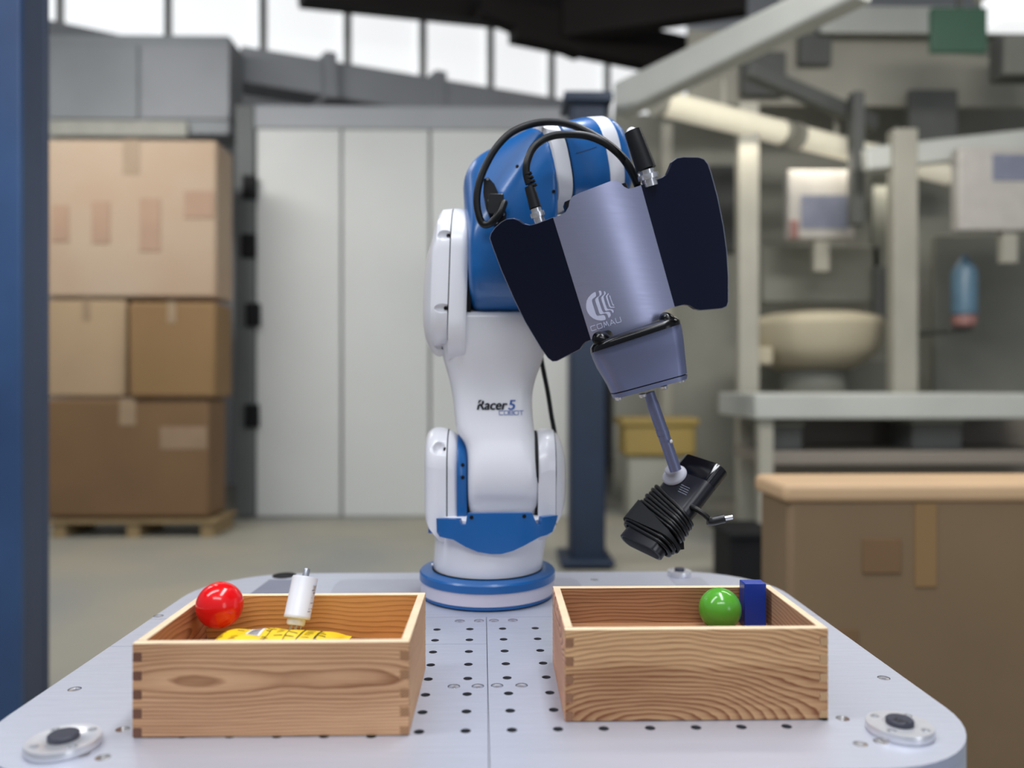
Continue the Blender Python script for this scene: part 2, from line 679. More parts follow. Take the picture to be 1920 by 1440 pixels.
# ---- cartons on a pallet at the left
M_card = mat('pale_cardboard', rgb(176, 157, 136), 0.75, var=0.05, scale=1.2, col2=rgb(170, 144, 120))
M_card2 = mat('tan_cardboard', rgb(168, 144, 114), 0.75, var=0.06, scale=1.4)
M_card3 = mat('brown_cardboard', rgb(138, 108, 70), 0.75, var=0.06, scale=1.4)
M_card4 = mat('dark_brown_cardboard', rgb(120, 92, 62), 0.75, var=0.08, scale=1.4)
M_tape = mat('packing_tape', rgb(152, 130, 104), 0.5)
M_lab = mat('paper_label', rgb(146, 122, 98), 0.7)
M_pallet = mat('pallet_wood', rgb(150, 128, 92), 0.8, var=0.1, scale=5, stretch=(1, 8, 8))
YB = 6.3


def carton(x0, x1, y0, y1, Y, depth, m, label, group=None, flap=True, lab=None):
    a, b = P(x0, y1, Y), P(x1, y0, Y)
    t = thing('cardboard_box', label, 'box', ((a.x + b.x) / 2, Y + depth / 2, a.z), 0, group)
    bgbox('carton', x0, x1, y0, y1, Y, depth, m, t, 0.03)
    xm = (x0 + x1) / 2
    w = max(5, (x1 - x0) * 0.05)
    bgbox('tape_strip', xm - w, xm + w, y0, y0 + (y1 - y0) * 0.22, Y - 0.004, 0.006, M_tape, t)
    mb = MB().box((a.x * 0.5 + b.x * 0.5 - 0.04, Y, b.z), (a.x * 0.5 + b.x * 0.5 + 0.04, Y + depth, b.z + 0.004))
    mb.build('tape_strip', M_tape, t, smooth_ang=0)
    if lab:
        bgbox('paper_label', *lab, Y - 0.004, 0.006, M_lab, t)
    return t


pb = pyfloor(YB)
z_pal = FLOOR + 0.14
ptop = 720 + (H - z_pal) * FPX / YB
t = thing('wooden_pallet', 'wooden pallet on the floor under the left carton stack', 'pallet', P(255, pb, YB + 0.5))
a, b = P(88, pb, YB), P(410, pb, YB)
for k in range(3):
    y = YB - 0.04 + k * 0.18
    MB().box((a.x, y, z_pal - 0.025), (b.x, y + 0.13, z_pal)).build('deck_board', M_pallet, t, smooth_ang=0)
for k in range(3):
    x = a.x + (b.x - a.x) * (0.04 + 0.43 * k)
    MB().box((x, YB - 0.02, FLOOR), (x + 0.1, YB + 0.45, z_pal - 0.025)).build('bearer', M_pallet, t, smooth_ang=0)
carton(86, 392, 748, ptop, YB, 0.4, M_card4, 'dark brown cardboard box at the bottom of the left stack', None, lab=(300, 388, 800, 842))
carton(86, 236, 560, 746, YB + 0.05, 0.4, M_card2, 'tan cardboard box in the left stack, middle layer beside the column')
carton(240, 404, 566, 746, YB - 0.04, 0.4, M_card3, 'brown cardboard box in the left stack, middle layer away from the column')
carton(86, 406, 262, 558, YB + 0.02, 0.4, M_card, 'large pale cardboard box on top of the left stack')
M_blot = mat('reddish_print', rgb(168, 138, 116), 0.75, var=0.04, scale=3)
pale = [o for o in bpy.data.objects if o.get('label', '').startswith('large pale')][0]
for bx in ((98, 128, 385, 452), (172, 205, 378, 455), (262, 300, 372, 470), (345, 400, 358, 408)):
    bgbox('printed_mark', *bx, YB + 0.012, 0.01, M_blot, pale)

# ---- grey wall cabinets above the cartons, shelf, partition of white panels
M_cab = mat('blue_grey_cabinet', rgb(158, 162, 166), 0.6, var=0.06, scale=1.2)
M_cab2 = mat('dark_grey_cabinet', rgb(166, 169, 174), 0.6, var=0.06, scale=1.2)
M_shelfl = mat('pale_shelf', rgb(182, 181, 172), 0.6)
M_panel = mat('white_partition_panel', rgb(214, 216, 214), 0.6, var=0.035, scale=0.8)
M_post = mat('grey_partition_post', rgb(104, 108, 108), 0.6, var=0.08, scale=1)
YP = 7.2
t = thing('partition_wall', 'off-white partition of tall panels behind the robot, left side', 'partition', P(640, pyfloor(YP), YP))
xs = [478, 640, 806, 968, 1066]
for x0, x1 in zip(xs, xs[1:]):
    p_ = bgbox('panel', x0 + 2, x1 - 2, 238, pyfloor(YP), YP, 0.06, M_panel, t, 0.012)
for x in (440,):
    bgbox('post', x, x + 36, 196, pyfloor(YP), YP - 0.05, 0.16, M_post, t, 0.01)
bgbox('top_rail', 440, 1066, 200, 240, YP - 0.03, 0.12, M_cab2, t, 0.02)
for k, (x, y) in enumerate(((466, 350), (464, 460), (472, 590), (470, 780))):
    bgbox('hinge', x - 12, x + 14, y - 22, y + 22, YP - 0.09, 0.05, M_dark, t, 0.01)
t = thing('wall_cabinet', 'blue-grey overhead cabinet above the left carton stack', 'cabinet', P(260, 250, 7.3))
bgbox('body', 84, 430, 66, 250, 7.3, 0.4, M_cab, t, 0.02)
bgbox('door', 92, 258, 84, 222, 7.27, 0.03, M_cab, t, 0.01)
bgbox('door', 264, 430, 84, 222, 7.27, 0.03, M_cab2, t, 0.01)
bgbox('shelf_edge', 92, 350, 226, 254, 7.24, 0.06, M_shelfl, t, 0.01)
t = thing('duct', 'grey sheet-metal duct running under the windows at the upper left', 'duct', P(600, 180, 7.8))
pxbar('duct_run', (448, 132), (1068, 232), 8.0, 9.6, 66, M_cab2, t, 0.4)
pxbar('flange', (596, 152), (618, 156), 8.25, 8.32, 84, M_cab2, t, 0.5)
pxbar('flange', (800, 186), (822, 190), 8.85, 8.92, 84, M_cab2, t, 0.5)

# ---- machine cell at the right
M_frame = mat('pale_aluminium_profile', rgb(200, 202, 196), 0.5, 0.1, var=0.05, scale=2)
M_frame2 = mat('olive_grey_profile', rgb(172, 169, 156), 0.55, 0.1, var=0.06, scale=2)
M_mach = mat('olive_grey_sheet', rgb(172, 171, 160), 0.6, var=0.08, scale=0.9, col2=rgb(150, 150, 138))
M_mach2 = mat('dark_olive_sheet', rgb(136, 137, 127), 0.6, var=0.1, scale=1.2)
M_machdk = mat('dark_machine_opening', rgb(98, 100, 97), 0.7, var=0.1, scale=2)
M_cream = mat('cream_plastic_cover', rgb(196, 186, 160), 0.5, var=0.05, scale=1.5)
M_lamp = mat('warm_lamp_tube', rgb(232, 226, 200), 0.4, emit=((1.0, 0.93, 0.76, 1), 0.34))
M_screen = mat('screen_dim_blue', rgb(120, 124, 140), 0.3, var=0.12, scale=6, emit=((0.2, 0.22, 0.3, 1), 0.15))
M_screenw = mat('screen_bezel_pale', rgb(184, 180, 174), 0.5)
M_red = mat('red_plastic', rgb(150, 108, 102), 0.5)
M_bluebottle = mat('blue_plastic', rgb(88, 118, 138), 0.4, var=0.08, scale=8)
M_greensign = mat('green_sign', rgb(58, 80, 68), 0.5, emit=((0.05, 0.16, 0.09, 1), 0.2))

cell = thing('machine_cell', 'tall grey aluminium-framed machine enclosure at the right', 'machine', P(1500, pyfloor(6.6), 6.6))
# top beam running back to the left
pxbar('top_beam', (1620, -30), (1164, 190), 3.85, 5.45, 62, M_frame, cell, 0.14)
bgbox('back_panel', 1150, 1410, 215, pyfloor(8.4), 8.4, 0.05, M_mach, cell, 0.01)
bgbox('back_panel', 1412, 1680, 150, pyfloor(8.42), 8.42, 0.05, M_mach, cell, 0.01)
bgbox('back_panel', 1682, 2000, 60, pyfloor(8.44), 8.44, 0.05, M_mach, cell, 0.01)
bgbox('header_panel', 1290, 2000, 62, 196, 7.3, 0.05, M_frame2, cell, 0.01)
bgbox('header_panel', 1540, 2000, 14, 60, 7.1, 0.05, M_frame, cell, 0.01)
for x0, x1, y0, y1, Y, m in ((1386, 1424, 190, 1000, 6.4, M_frame2), (1676, 1722, 240, 800, 6.2, M_frame2),
                             (1600, 1622, 170, 420, 6.6, M_machdk), (1240, 1262, 230, 900, 7.6, M_frame2)):
    bgbox('post', x0, x1, y0, y1 if y1 < 820 else pyfloor(Y), Y, 0.12, m, cell, 0.01)
pxbar('cross_beam', (1400, 130), (1640, 232), 6.3, 7.0, 30, M_machdk, cell, 0.1)
pxbar('cross_beam', (1620, 300), (1960, 262), 6.3, 6.3, 44, M_frame, cell, 0.1)
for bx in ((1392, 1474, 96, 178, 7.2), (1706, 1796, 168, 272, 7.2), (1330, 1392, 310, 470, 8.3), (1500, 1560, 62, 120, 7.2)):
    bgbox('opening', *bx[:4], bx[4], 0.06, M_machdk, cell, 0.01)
for bx in ((1430, 1650, 462, 566, 7.6), (1752, 1990, 442, 742, 7.4), (1420, 1680, 676, 742, 7.6), (1636, 1676, 330, 600, 7.6)):
    bgbox('dark_panel', *bx[:4], bx[4], 0.06, M_mach2, cell, 0.01)
bgbox('dark_panel', 1640, 1668, 500, 600, 7.5, 0.06, M_machdk, cell, 0.01)
# warm lamp strips inside the cell
p0, p1 = P(1240, 192, 6.0), P(1790, 330, 7.8)
for k, (f0, f1) in enumerate(((0.0, 0.34), (0.40, 0.66), (0.74, 0.97))):
    a, b = p0.lerp(p1, f0), p0.lerp(p1, f1)
    t = thing('strip_lamp', ['warm white strip lamp in the machine cell, nearest the pillar',
                             'warm white strip lamp in the machine cell, middle of the row',
                             'warm white strip lamp in the machine cell, end of row by the dark post'][k], 'lamp', (a + b) / 2)
    MB().tube([a, b], 0.1, 12, res=1).build('lamp_tube', M_lamp, t)
    area_light('strip_lamp_light', (a + b) / 2 + Vector((0, -0.05, -0.14)), (0.9, 0.2), 5, (a + b) / 2 + Vector((0, -0.4, -2)), (1.0, 0.93, 0.8)).parent = None
    for q, s in ((a, -1), (b, 1)):
        d = (b - a).normalized() * 0.05 * s
        MB().tube([q, q + d], 0.115, 12, res=1).build('end_cap', M_frame2, t)
    MB().tube([(a + b) / 2 + Vector((0, 0, 0.08)), (a + b) / 2 + Vector((0, 0, 0.3))], 0.02, 6, res=1).build('hanger', M_frame2, t)

# monitors
def monitor(x0, x1, y0, y1, Y, scr, label, red=None):
    t = thing('monitor', label, 'monitor', P((x0 + x1) / 2, y1, Y))
    bgbox('housing', x0, x1, y0, y1, Y, 0.12, M_screenw, t, 0.02)
    bgbox('screen', *scr, Y - 0.008, 0.01, M_screen, t)
    bgbox('stand', (x0 + x1) / 2 - 14, (x0 + x1) / 2 + 14, y1 - 4, y1 + 60, Y + 0.04, 0.06, M_frame2, t)
    if red:
        bgbox('red_button', *red, Y - 0.02, 0.03, M_red, t, 0.008)
    return t


monitor(1478, 1604, 318, 448, 7.0, (1502, 1592, 366, 428), 'pale control monitor with dim blue screen under the strip lamps', (1482, 1498, 412, 446))
monitor(1798, 1990, 276, 432, 6.0, (1862, 1980, 290, 338), 'large pale control panel with blue screen at the right edge')

t = thing('green_sign', 'dark green sign hanging at the upper right of the hall', 'sign', P(1800, 60, 6.4))
bgbox('sign_board', 1748, 1852, 14, 96, 6.2, 0.06, M_greensign, t, 0.01)
bgbox('bracket', 1796, 1806, -60, 16, 6.22, 0.03, M_machdk, t)
t = thing('ceiling_lamp', 'bright ceiling lamp in the upper right corner', 'lamp', P(1915, 8, 6.5))
bgbox('diffuser', 1880, 1980, -30, 34, 6.5, 0.3, M_glow, t, 0.02)
bgbox('housing', 1872, 1990, -46, -30, 6.48, 0.36, M_frame2, t, 0.02)
t = thing('junction_box', 'dark junction box below the bright ceiling lamp', 'box', P(1915, 140, 6.6))
bgbox('enclosure', 1880, 1960, 62, 142, 6.6, 0.2, M_machdk, t, 0.02)
bgbox('lid', 1884, 1956, 66, 138, 6.58, 0.02, M_mach2, t, 0.01)

# rounded cream machine part (vibratory bowl feeder)
t = thing('bowl_feeder', 'cream round feeder bowl behind the gripper in the machine cell', 'machine part', P(1520, 700, 7.0))
c = P(1524, 640, 7.0)
MB().lathe(c - Vector((0, 0, 0.26)), (0, 0, 1), [(0.30, 0), (0.42, 0.05), (0.56, 0.2), (0.6, 0.4), (0.57, 0.46), (0.4, 0.5), (0.2, 0.52)], 32).build('bowl', M_cream, t)
MB().lathe(c - Vector((0, 0, 0.62)), (0, 0, 1), [(0.28, 0), (0.28, 0.35)], 24).build('drive_unit', M_mach2, t)
bgbox('discharge_chute', 1400, 1450, 650, 684, 6.6, 0.3, M_cream, t, 0.02)

# blue bottle
c = P(1808, 592, 6.4)
t = thing('spray_bottle', 'blue plastic bottle with a red base hung on the dark panel', 'bottle', c)
MB().lathe(c, (0, 0, 1), [(0.085, 0), (0.1, 0.02), (0.1, 0.36), (0.06, 0.44), (0.03, 0.47), (0.03, 0.5)], 20).build('bottle_body', M_bluebottle, t)
MB().lathe(c - Vector((0, 0, 0.09)), (0, 0, 1), [(0.08, 0), (0.095, 0.02), (0.095, 0.09)], 20).build('base_ring', M_red, t)
MB().box((c.x - 0.1, c.y + 0.05, c.z - 0.12), (c.x + 0.1, 7.4, c.z - 0.09)).build('bracket', M_machdk, t, smooth_ang=0)

# workbench
M_bench = mat('pale_bench_top', rgb(188, 190, 184), 0.5, var=0.05, scale=1.5)
M_bench2 = mat('bench_drawer_front', rgb(140, 132, 122), 0.6, var=0.06, scale=1.5)
YW = 5.4
t = thing('workbench', 'workbench with a long pale top at the right behind the adapter', 'workbench', P(1680, pyfloor(YW), YW))
bgbox('bench_top', 1416, 2010, 738, 786, YW, 0.9, M_bench, t, 0.015)
bgbox('lower_shelf', 1432, 2000, 846, 872, YW + 0.1, 0.7, M_bench2, t, 0.01)
bgbox('rear_panel', 1432, 2000, 784, pyfloor(YW + 0.8), YW + 0.8, 0.04, M_bench2, t, 0.0)
for x in (1424, 1980):
    bgbox('leg', x, x + 26, 784, pyfloor(YW + 0.05), YW + 0.05, 0.08, M_frame2, t)
for k, (x0, x1, y0, nm) in enumerate(((1440, 1506, 796, 'dark storage bin on the bench shelf, nearest the machine post'),
                                      (1712, 1806, 790, 'dark storage bin on the bench shelf, above the tan carton'))):
    tt = thing('storage_bin', nm, 'bin', P((x0 + x1) / 2, 846, YW + 0.3), 0)
    bgbox('bin_body', x0, x1, y0, 846, YW + 0.2, 0.35, M_machdk, tt, 0.02)
    bgbox('bin_lip', x0 - 3, x1 + 3, y0 - 5, y0 + 4, YW + 0.18, 0.39, M_mach2, tt, 0.01)

# big carton at the right, lit top
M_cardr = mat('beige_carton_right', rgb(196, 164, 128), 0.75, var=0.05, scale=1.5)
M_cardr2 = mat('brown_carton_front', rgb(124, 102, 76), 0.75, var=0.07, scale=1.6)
YR_ = 2.4
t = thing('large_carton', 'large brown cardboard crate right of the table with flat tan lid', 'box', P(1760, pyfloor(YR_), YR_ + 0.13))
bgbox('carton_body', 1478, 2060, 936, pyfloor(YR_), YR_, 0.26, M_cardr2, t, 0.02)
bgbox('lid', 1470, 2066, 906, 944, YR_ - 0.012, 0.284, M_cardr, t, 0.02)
for bx in ((1618, 1690, 1010, 1075), (1560, 1610, 1180, 1230)):
    bgbox('hand_hole', *bx, YR_ - 0.006, 0.008, M_card4, t, 0.002)
bgbox('tape_strip', 1716, 1756, 944, 1100, YR_ - 0.005, 0.006, M_card3, t)
c = P(1412, pyfloor(4.6), 4.6)
t = thing('black_crate', 'small black plastic crate on the floor left of the large carton', 'crate', c)
MB().box((c.x - 0.13, 4.6, FLOOR), (c.x + 0.13, 5.0, zrow(1008, 4.6))).build('crate_body', M_dark, t, smooth_ang=0, bevel=0.02)
MB().box((c.x - 0.15, 4.58, zrow(1012, 4.6)), (c.x + 0.15, 5.02, zrow(1000, 4.6))).build('crate_rim', M_dark, t, smooth_ang=0, bevel=0.01)
M_yellow = mat('muted_yellow_plastic', rgb(172, 148, 84), 0.5, var=0.06, scale=2)
t = thing('yellow_bin', 'muted yellow bin on a grey stand behind the suction rod', 'bin', P(1240, 850, 7.2))
bgbox('bin_body', 1172, 1306, 792, 856, 7.0, 0.4, M_yellow, t, 0.03)
bgbox('bin_rim', 1166, 1312, 784, 798, 6.97, 0.46, M_yellow, t, 0.01)
bgbox('stand', 1180, 1298, 856, pyfloor(7.05), 7.05, 0.36, M_mach, t, 0.01)

# ------------------------------------------------------------------ the work table
TH = 0.024                      # grid of the plate is turned a little against the table edge
XL, XR, YF, YBK = -0.550, 0.520, 0.752, 1.551
tbl = thing('work_table', 'silver aluminium robot work table with drilled plates and rounded corners', 'table', (0, 1.15, FLOOR))


def outline(x0, x1, y0, y1, radii, n=12):
    out = []
    for (cx, cy, r, a0) in ((x1 - radii[0], y0 + radii[0], radii[0], -pi / 2), (x1 - radii[1], y1 - radii[1], radii[1], 0),
                            (x0 + radii[2], y1 - radii[2], radii[2], pi / 2), (x0 + radii[3], y0 + radii[3], radii[3], pi)):
        for i in range(n + 1):
            a = a0 + pi / 2 * i / n
            out.append(Vector((cx + r * cos(a), cy + r * sin(a))))
    return out


OUT = outline(XL, XR, YF, YBK, (0.14, 0.17, 0.17, 0.14))


def clip(poly, n, c):
    """keep n.p <= c"""
    out = []
    for i in range(len(poly)):
        a, b = poly[i], poly[(i + 1) % len(poly)]
        da, db = n.dot(a) - c, n.dot(b) - c
        if da <= 0:
            out.append(a)
        if (da < 0 < db) or (db < 0 < da):
            out.append(a + (b - a) * (da / (da - db)))
    return out


def plate(name, poly, holes, m, parent, z=0.0, th=0.012):
    """flat plate with round holes really cut out; holes: (x, y, r)"""
    vs = [Vector((p[0], p[1])) for p in poly]
    n0 = len(vs)
    ed = [(i, (i + 1) % n0) for i in range(n0)]
    loops = [list(range(n0))]
    for (x, y, r) in holes:
        s = len(vs)
        k = 18
        vs += [Vector((x + r * cos(2 * pi * i / k), y + r * sin(2 * pi * i / k))) for i in range(k)]
        ed += [(s + i, s + (i + 1) % k) for i in range(k)]
        loops.append([s + i for i in range(k)])
    V, E, F, ov, oe, of = delaunay_2d_cdt(vs, ed, [], 1, 1e-6)
    mb = MB()
    pts = [Vector((v.x, v.y, z)) for v in V]
    fs = []
    for f in F:
        c = sum((V[i] for i in f), Vector((0, 0))) / len(f)
        if any((c.x - x) ** 2 + (c.y - y) ** 2 < (r * 0.97) ** 2 for x, y, r in holes):
            continue
        fs.append(tuple(f))
    mb.add(pts, fs)
    mb.add([Vector((p.x, p.y, z)) for p in vs] + [Vector((p.x, p.y, z - th)) for p in vs],
           [(l[i], l[(i + 1) % len(l)], l[(i + 1) % len(l)] + len(vs), l[i] + len(vs)) for l in loops[1:] for i in range(len(l))], 1)
    nv_ = len(vs)
    mb.add([Vector((p.x, p.y, z)) for p in vs[:n0]] + [Vector((p.x, p.y, z - th)) for p in vs[:n0]], [(i, (i + 1) % n0, (i + 1) % n0 + n0, i + n0) for i in range(n0)], 2)
    o = mb.build(name, [m, M_hole, M_aluside], parent, smooth_ang=30, fixn=False)
    for p in o.data.polygons[:len(fs)]:
        pass
    bm = bmesh.new()
    bm.from_mesh(o.data)
    for f in bm.faces:
        if abs(f.normal.z) > 0.9 and f.normal.z < 0:
            f.normal_flip()
    bm.to_mesh(o.data)
    bm.free()
    return o


g0 = PT(873, 1370.4)
gx = Vector((cos(TH), sin(TH), 0))
gy = Vector((-sin(TH) * 0.85, cos(TH), 0))
holes = []
for r in range(8):
    for c in range(-1, 3):
        p = g0 + gx * (0.05 * c) + gy * (0.05 * r)
        holes.append((p.x, p.y, 0.0058))
for c in list(range(-6, -1)) + list(range(3, 8)):
    p = g0 + Vector((0.05 * c, 0.012 * 0.05 * max(c, 0), 0))
    if c < 0:
        p = PT(873 + 86.5 * c * 1.02, 1379.5)
    else:
        p = PT((1046, 1132, 1219, 1305, 1390, 1475)[c - 2], (1367.5, 1366, 1365, 1364, 1363, 1362)[c - 2])
    holes.append((p.x, p.y, 0.0058))
bores = [PT(x, y) for x, y in ((230, 1367), (155, 1414), (193, 1420), (1580, 1347), (1613, 1395), (1651, 1390))]
sockets = [PT(x, y) for x, y in ((851, 1287), (896, 1286.5), (932, 1285.5), (978, 1285), (862, 1164.5), (898, 1164), (926, 1163.5), (961.5, 1163),
                                 (140, 1292), (1657, 1271), (1115, 1087), (714, 1072 + 18), (297, 1155))]
s0, s1 = PT(917.5, 1440), PT(912, 1158)
sd = (s1 - s0).normalized()
sn = Vector((sd.y, -sd.x))
sc_ = sn.dot(Vector((s0.x, s0.y)))
G = 0.0005
Y1, Y2 = 1.124, 1.2535
left = clip(OUT, sn, sc_ - G)
right = clip(OUT, -sn, -sc_ - G)
ey = Vector((0, 1))
pieces = [('left_front_plate', clip(left, ey, Y1 - G)), ('left_middle_plate', clip(clip(left, -ey, -Y1 - G), ey, Y2 - G)),
          ('right_front_plate', clip(right, ey, Y2 - G)), ('rear_plate', clip(OUT, -ey, -Y2 - G))]
allh = [h for h in holes] + [(p.x, p.y, 0.0075) for p in bores] + [(p.x, p.y, 0.0078) for p in sockets]


def inside(poly, x, y):
    c = False
    for i in range(len(poly)):
        a, b = poly[i], poly[i - 1]
        if (a.y > y) != (b.y > y) and x < (b.x - a.x) * (y - a.y) / (b.y - a.y) + a.x:
            c = not c
    return c


for nm, poly in pieces:
    plate(nm, poly, [h for h in allh if inside(poly, h[0], h[1])], M_alu, tbl)
# threaded bores (shared meshes)
cup = MB()
k = 18
cup.lathe((0, 0, -0.012), (0, 0, 1), [(0.0, 0), (0.0048, 0), (0.0056, 0.009), (0.0058, 0.0118)], k)
cupo = cup.build('threaded_hole', M_hole, tbl)
me_hole = cupo.data
bm = bmesh.new()
bm.from_mesh(me_hole)
bmesh.ops.delete(bm, geom=[f for f in bm.faces if f.normal.z > 0.9 and f.calc_center_median().z > -0.002], context='FACES')
bm.to_mesh(me_hole)
bm.free()
for i, (x, y, r) in enumerate(holes):
    o = cupo if i == 0 else cupo.copy()
    if i:
        COL.objects.link(o)
    o.location = (x, y, 0)
    o.matrix_parent_inverse = world_of(tbl).inverted()
cb = MB().lathe((0, 0, -0.014), (0, 0, 1), [(0.0, 0.006), (0.003, 0.006), (0.0075, 0.0139)], k).build('polished_bore', M_hole2, tbl)
bm = bmesh.new()
bm.from_mesh(cb.data)
bmesh.ops.delete(bm, geom=[f for f in bm.faces if f.normal.z > 0.9 and f.calc_center_median().z > -0.002], context='FACES')
bm.to_mesh(cb.data)
bm.free()
for i, p in enumerate(bores):
    o = cb if i == 0 else cb.copy()
    if i:
        COL.objects.link(o)
    o.location = (p.x, p.y, 0)
# countersunk socket screws
sk = MB().lathe((0, 0, -0.004), (0, 0, 1), [(0.0, 0.001), (0.0022, 0.001), (0.0026, 0.003), (0.0066, 0.0036), (0.0073, 0.003), (0.0076, 0)], 24)
sko = sk.build('countersunk_screw', M_chrome, tbl)
for i, p in enumerate(sockets):
    o = sko if i == 0 else sko.copy()
    if i:
        COL.objects.link(o)
    o.location = (p.x, p.y, 0)
# body below
mb = MB()
mb.loft([[Vector((p.x, p.y, z)) for p in OUT] for z in (-0.055, -0.0122)], caps=True)
side = mb.build('table_edge', M_aluside, tbl, smooth_ang=40)
bm = bmesh.new()
bm.from_mesh(side.data)
bmesh.ops.delete(bm, geom=[f for f in bm.faces if f.normal.z > 0.9], context='FACES')
bm.to_mesh(side.data)
bm.free()
MB().box((XL + 0.06, YF + 0.06, -0.07), (XR - 0.06, YBK - 0.06, -0.013)).build('under_plate', M_hole, tbl, smooth_ang=0)
MB().box((-0.36, 0.92, FLOOR), (0.34, 1.44, -0.07)).build('pedestal', M_grey, tbl, smooth_ang=0, bevel=0.01)

# rear cover plates let into the top
def flush_cover(name, pts, m, z=0.0006, th=0.004, rad=0.012):
    poly = [PT(x, y) for x, y in pts]
    mb = MB()
    ctr = sum(poly, Vector()) / len(poly)
    secs = []
    for zz in (-0.001, z):
        secs.append([Vector((p.x, p.y, zz)) for p in poly])
    return mb.loft(secs).build(name, m, tbl, smooth_ang=0, bevel=0.0003)


M_alu2 = mat('brushed_cover_plate', rgb(186, 188, 202), 0.42, 0.55, var=0.03, scale=12)
M_aluDk = mat('grey_cover_plate', rgb(140, 143, 160), 0.45, 0.5, var=0.03, scale=12)
flush_cover('cover_plate', [(440, 1135), (505, 1087), (566, 1087), (520, 1135)], M_aluDk)
flush_cover('cover_plate', [(600, 1150), (628, 1096), (638, 1089), (655, 1086.5), (795, 1086), (795, 1150)], M_alu2)
flush_cover('cover_plate', [(1036, 1083), (1070, 1084), (1082, 1088), (1092, 1100), (1112, 1150), (1036, 1150)], M_alu2)
flush_cover('cover_plate', [(1254, 1083), (1314, 1083), (1358, 1120), (1290, 1120)], M_alu2)


def pad(px, py, r, label, groove=True, text=None):
    c = PT(px, py, 0.006)
    c.z = 0
    p = MB().lathe(c, (0, 0, 1), [(r * 0.97, -0.002), (r * 0.97, 0.001), (r, 0.0015), (r, 0.0085), (r * 0.985, 0.0095), (r * 0.5, 0.0095), (r * 0.48, 0.009), (r * 0.42, 0.009)], 56).build('locating_pad', M_pad, tbl)
    p['label'] = label
    s = MB().lathe(c, (0, 0, 1), [(r * 0.40, 0.008), (r * 0.42, 0.0095), (r * 0.42, 0.0135), (r * 0.39, 0.0145), (r * 0.1, 0.0147)], 40).build('rubber_cap', M_cap, p)
    for a in (20, 110, 200, 290):
        q = c + Vector((cos(radians(a + 25)), sin(radians(a + 25)), 0)) * r * 0.76
        MB().lathe(q, (0, 0, 1), [(r * 0.135, 0.0092), (r * 0.135, 0.0099), (r * 0.11, 0.0102), (r * 0.06, 0.0100), (r * 0.05, 0.0096)], 18).build('screw', M_steel, p)
    return p, s


M_pad = mat('turned_steel_pad', rgb(226, 226, 232), 0.3, 0.6, scale=40)
M_cap = mat('dark_rubber_cap', rgb(48, 50, 64), 0.5)
pad(119, 1390, 0.0358, 'turned steel locating pad with black cap, front left')
p_, caps_ = pad(1687, 1362, 0.0338, 'turned steel locating pad with black cap, front right')
print_on('embossed_lettering', bvh_of(caps_), [font_polys('AMF', 1674, 1351, 28, 9, rot=radians(24))], M_black, caps_, 0.0003, 0.85)
pad(1274, 1073.2, 0.0232, 'turned steel locating pad with black cap, rear right')
# dark rear left bore
c = PT(533, 1079.5)
MB().lathe((c.x, c.y, 0), (0, 0, 1), [(0.0225, 0.0), (0.0225, 0.0012), (0.017, 0.0014), (0.0165, 0.0006), (0.001, 0.0005)], 32).build('open_socket', M_dark, tbl)


# ------------------------------------------------------------------ wooden boxes
def comb_panel(length, height, th, odd, n=10, start=0):
    """outline (u along, v up) of a finger-jointed board; odd boards have fingers on the other slots"""
    step = height / n
    L_, R_ = [], []
    for i in range(n):
        full = (i % 2 == 1) != odd
        z0, z1 = i * step, (i + 1) * step
        x = 0 if full else th
        L_ += [(x, z0), (x, z1)]
        R_ += [(length - x, z0), (length - x, z1)]
    return R_ + list(reversed(L_))


def wooden_box(label, x0, x1, y0, y1, hgt, mats, ends, floor_z, rot=0.0):
    th = 0.0095
    cx, cy = (x0 + x1) / 2, (y0 + y1) / 2
    t = thing('wooden_box', label, 'box', (cx, cy, 0), rot)
    W, D = x1 - x0, y1 - y0

    def board(name, kind, m, e):
        odd = kind in ('left', 'right')
        ln = W if not odd else D
        pts = comb_panel(ln, hgt, th, odd)
        # top of the boards: closing finger
        secs = []
        for s in (0, th):
            sec = []
            for u, v in pts:
                v += 0.0008
                if kind == 'front':
                    sec.append(Vector((-W / 2 + u, -D / 2 + s, v)))
                elif kind == 'back':
                    sec.append(Vector((-W / 2 + u, D / 2 - s, v)))
                elif kind == 'left':
                    sec.append(Vector((-W / 2 + s, -D / 2 + u, v)))
                else:
                    sec.append(Vector((W / 2 - s, -D / 2 + u, v)))
            secs.append(sec)
        mb = MB().loft(secs)
        o = mb.build(name, [m, e], None, smooth_ang=0)
        o.parent = t
        ax = 1 if odd else 0
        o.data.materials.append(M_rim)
        for p in o.data.polygons:
            if abs(p.normal[ax]) > 0.9:
                p.material_index = 1
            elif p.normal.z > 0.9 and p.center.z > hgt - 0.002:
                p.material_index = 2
        b = o.modifiers.new('bevel', 'BEVEL')
        b.width = 0.0006
        b.segments = 1
        b.limit_method = 'ANGLE'
        return o

    board('front_board', 'front', mats[0], ends[0])
    board('back_board', 'back', mats[1], ends[0])
    board('side_board', 'left', mats[2], ends[1])
    board('side_board', 'right', mats[3], ends[2])
    o = MB().box((-W / 2 + th, -D / 2 + th, floor_z - 0.008), (W / 2 - th, D / 2 - th, floor_z)).build('bottom_board', mats[1], None, smooth_ang=0)
    o.parent = t
    o = MB().box((-W / 2 + th, -D / 2 + th, 0.002), (W / 2 - th, D / 2 - th, 0.009)).build('base_board', mats[1], None, smooth_ang=0)
    o.parent = t
    return t


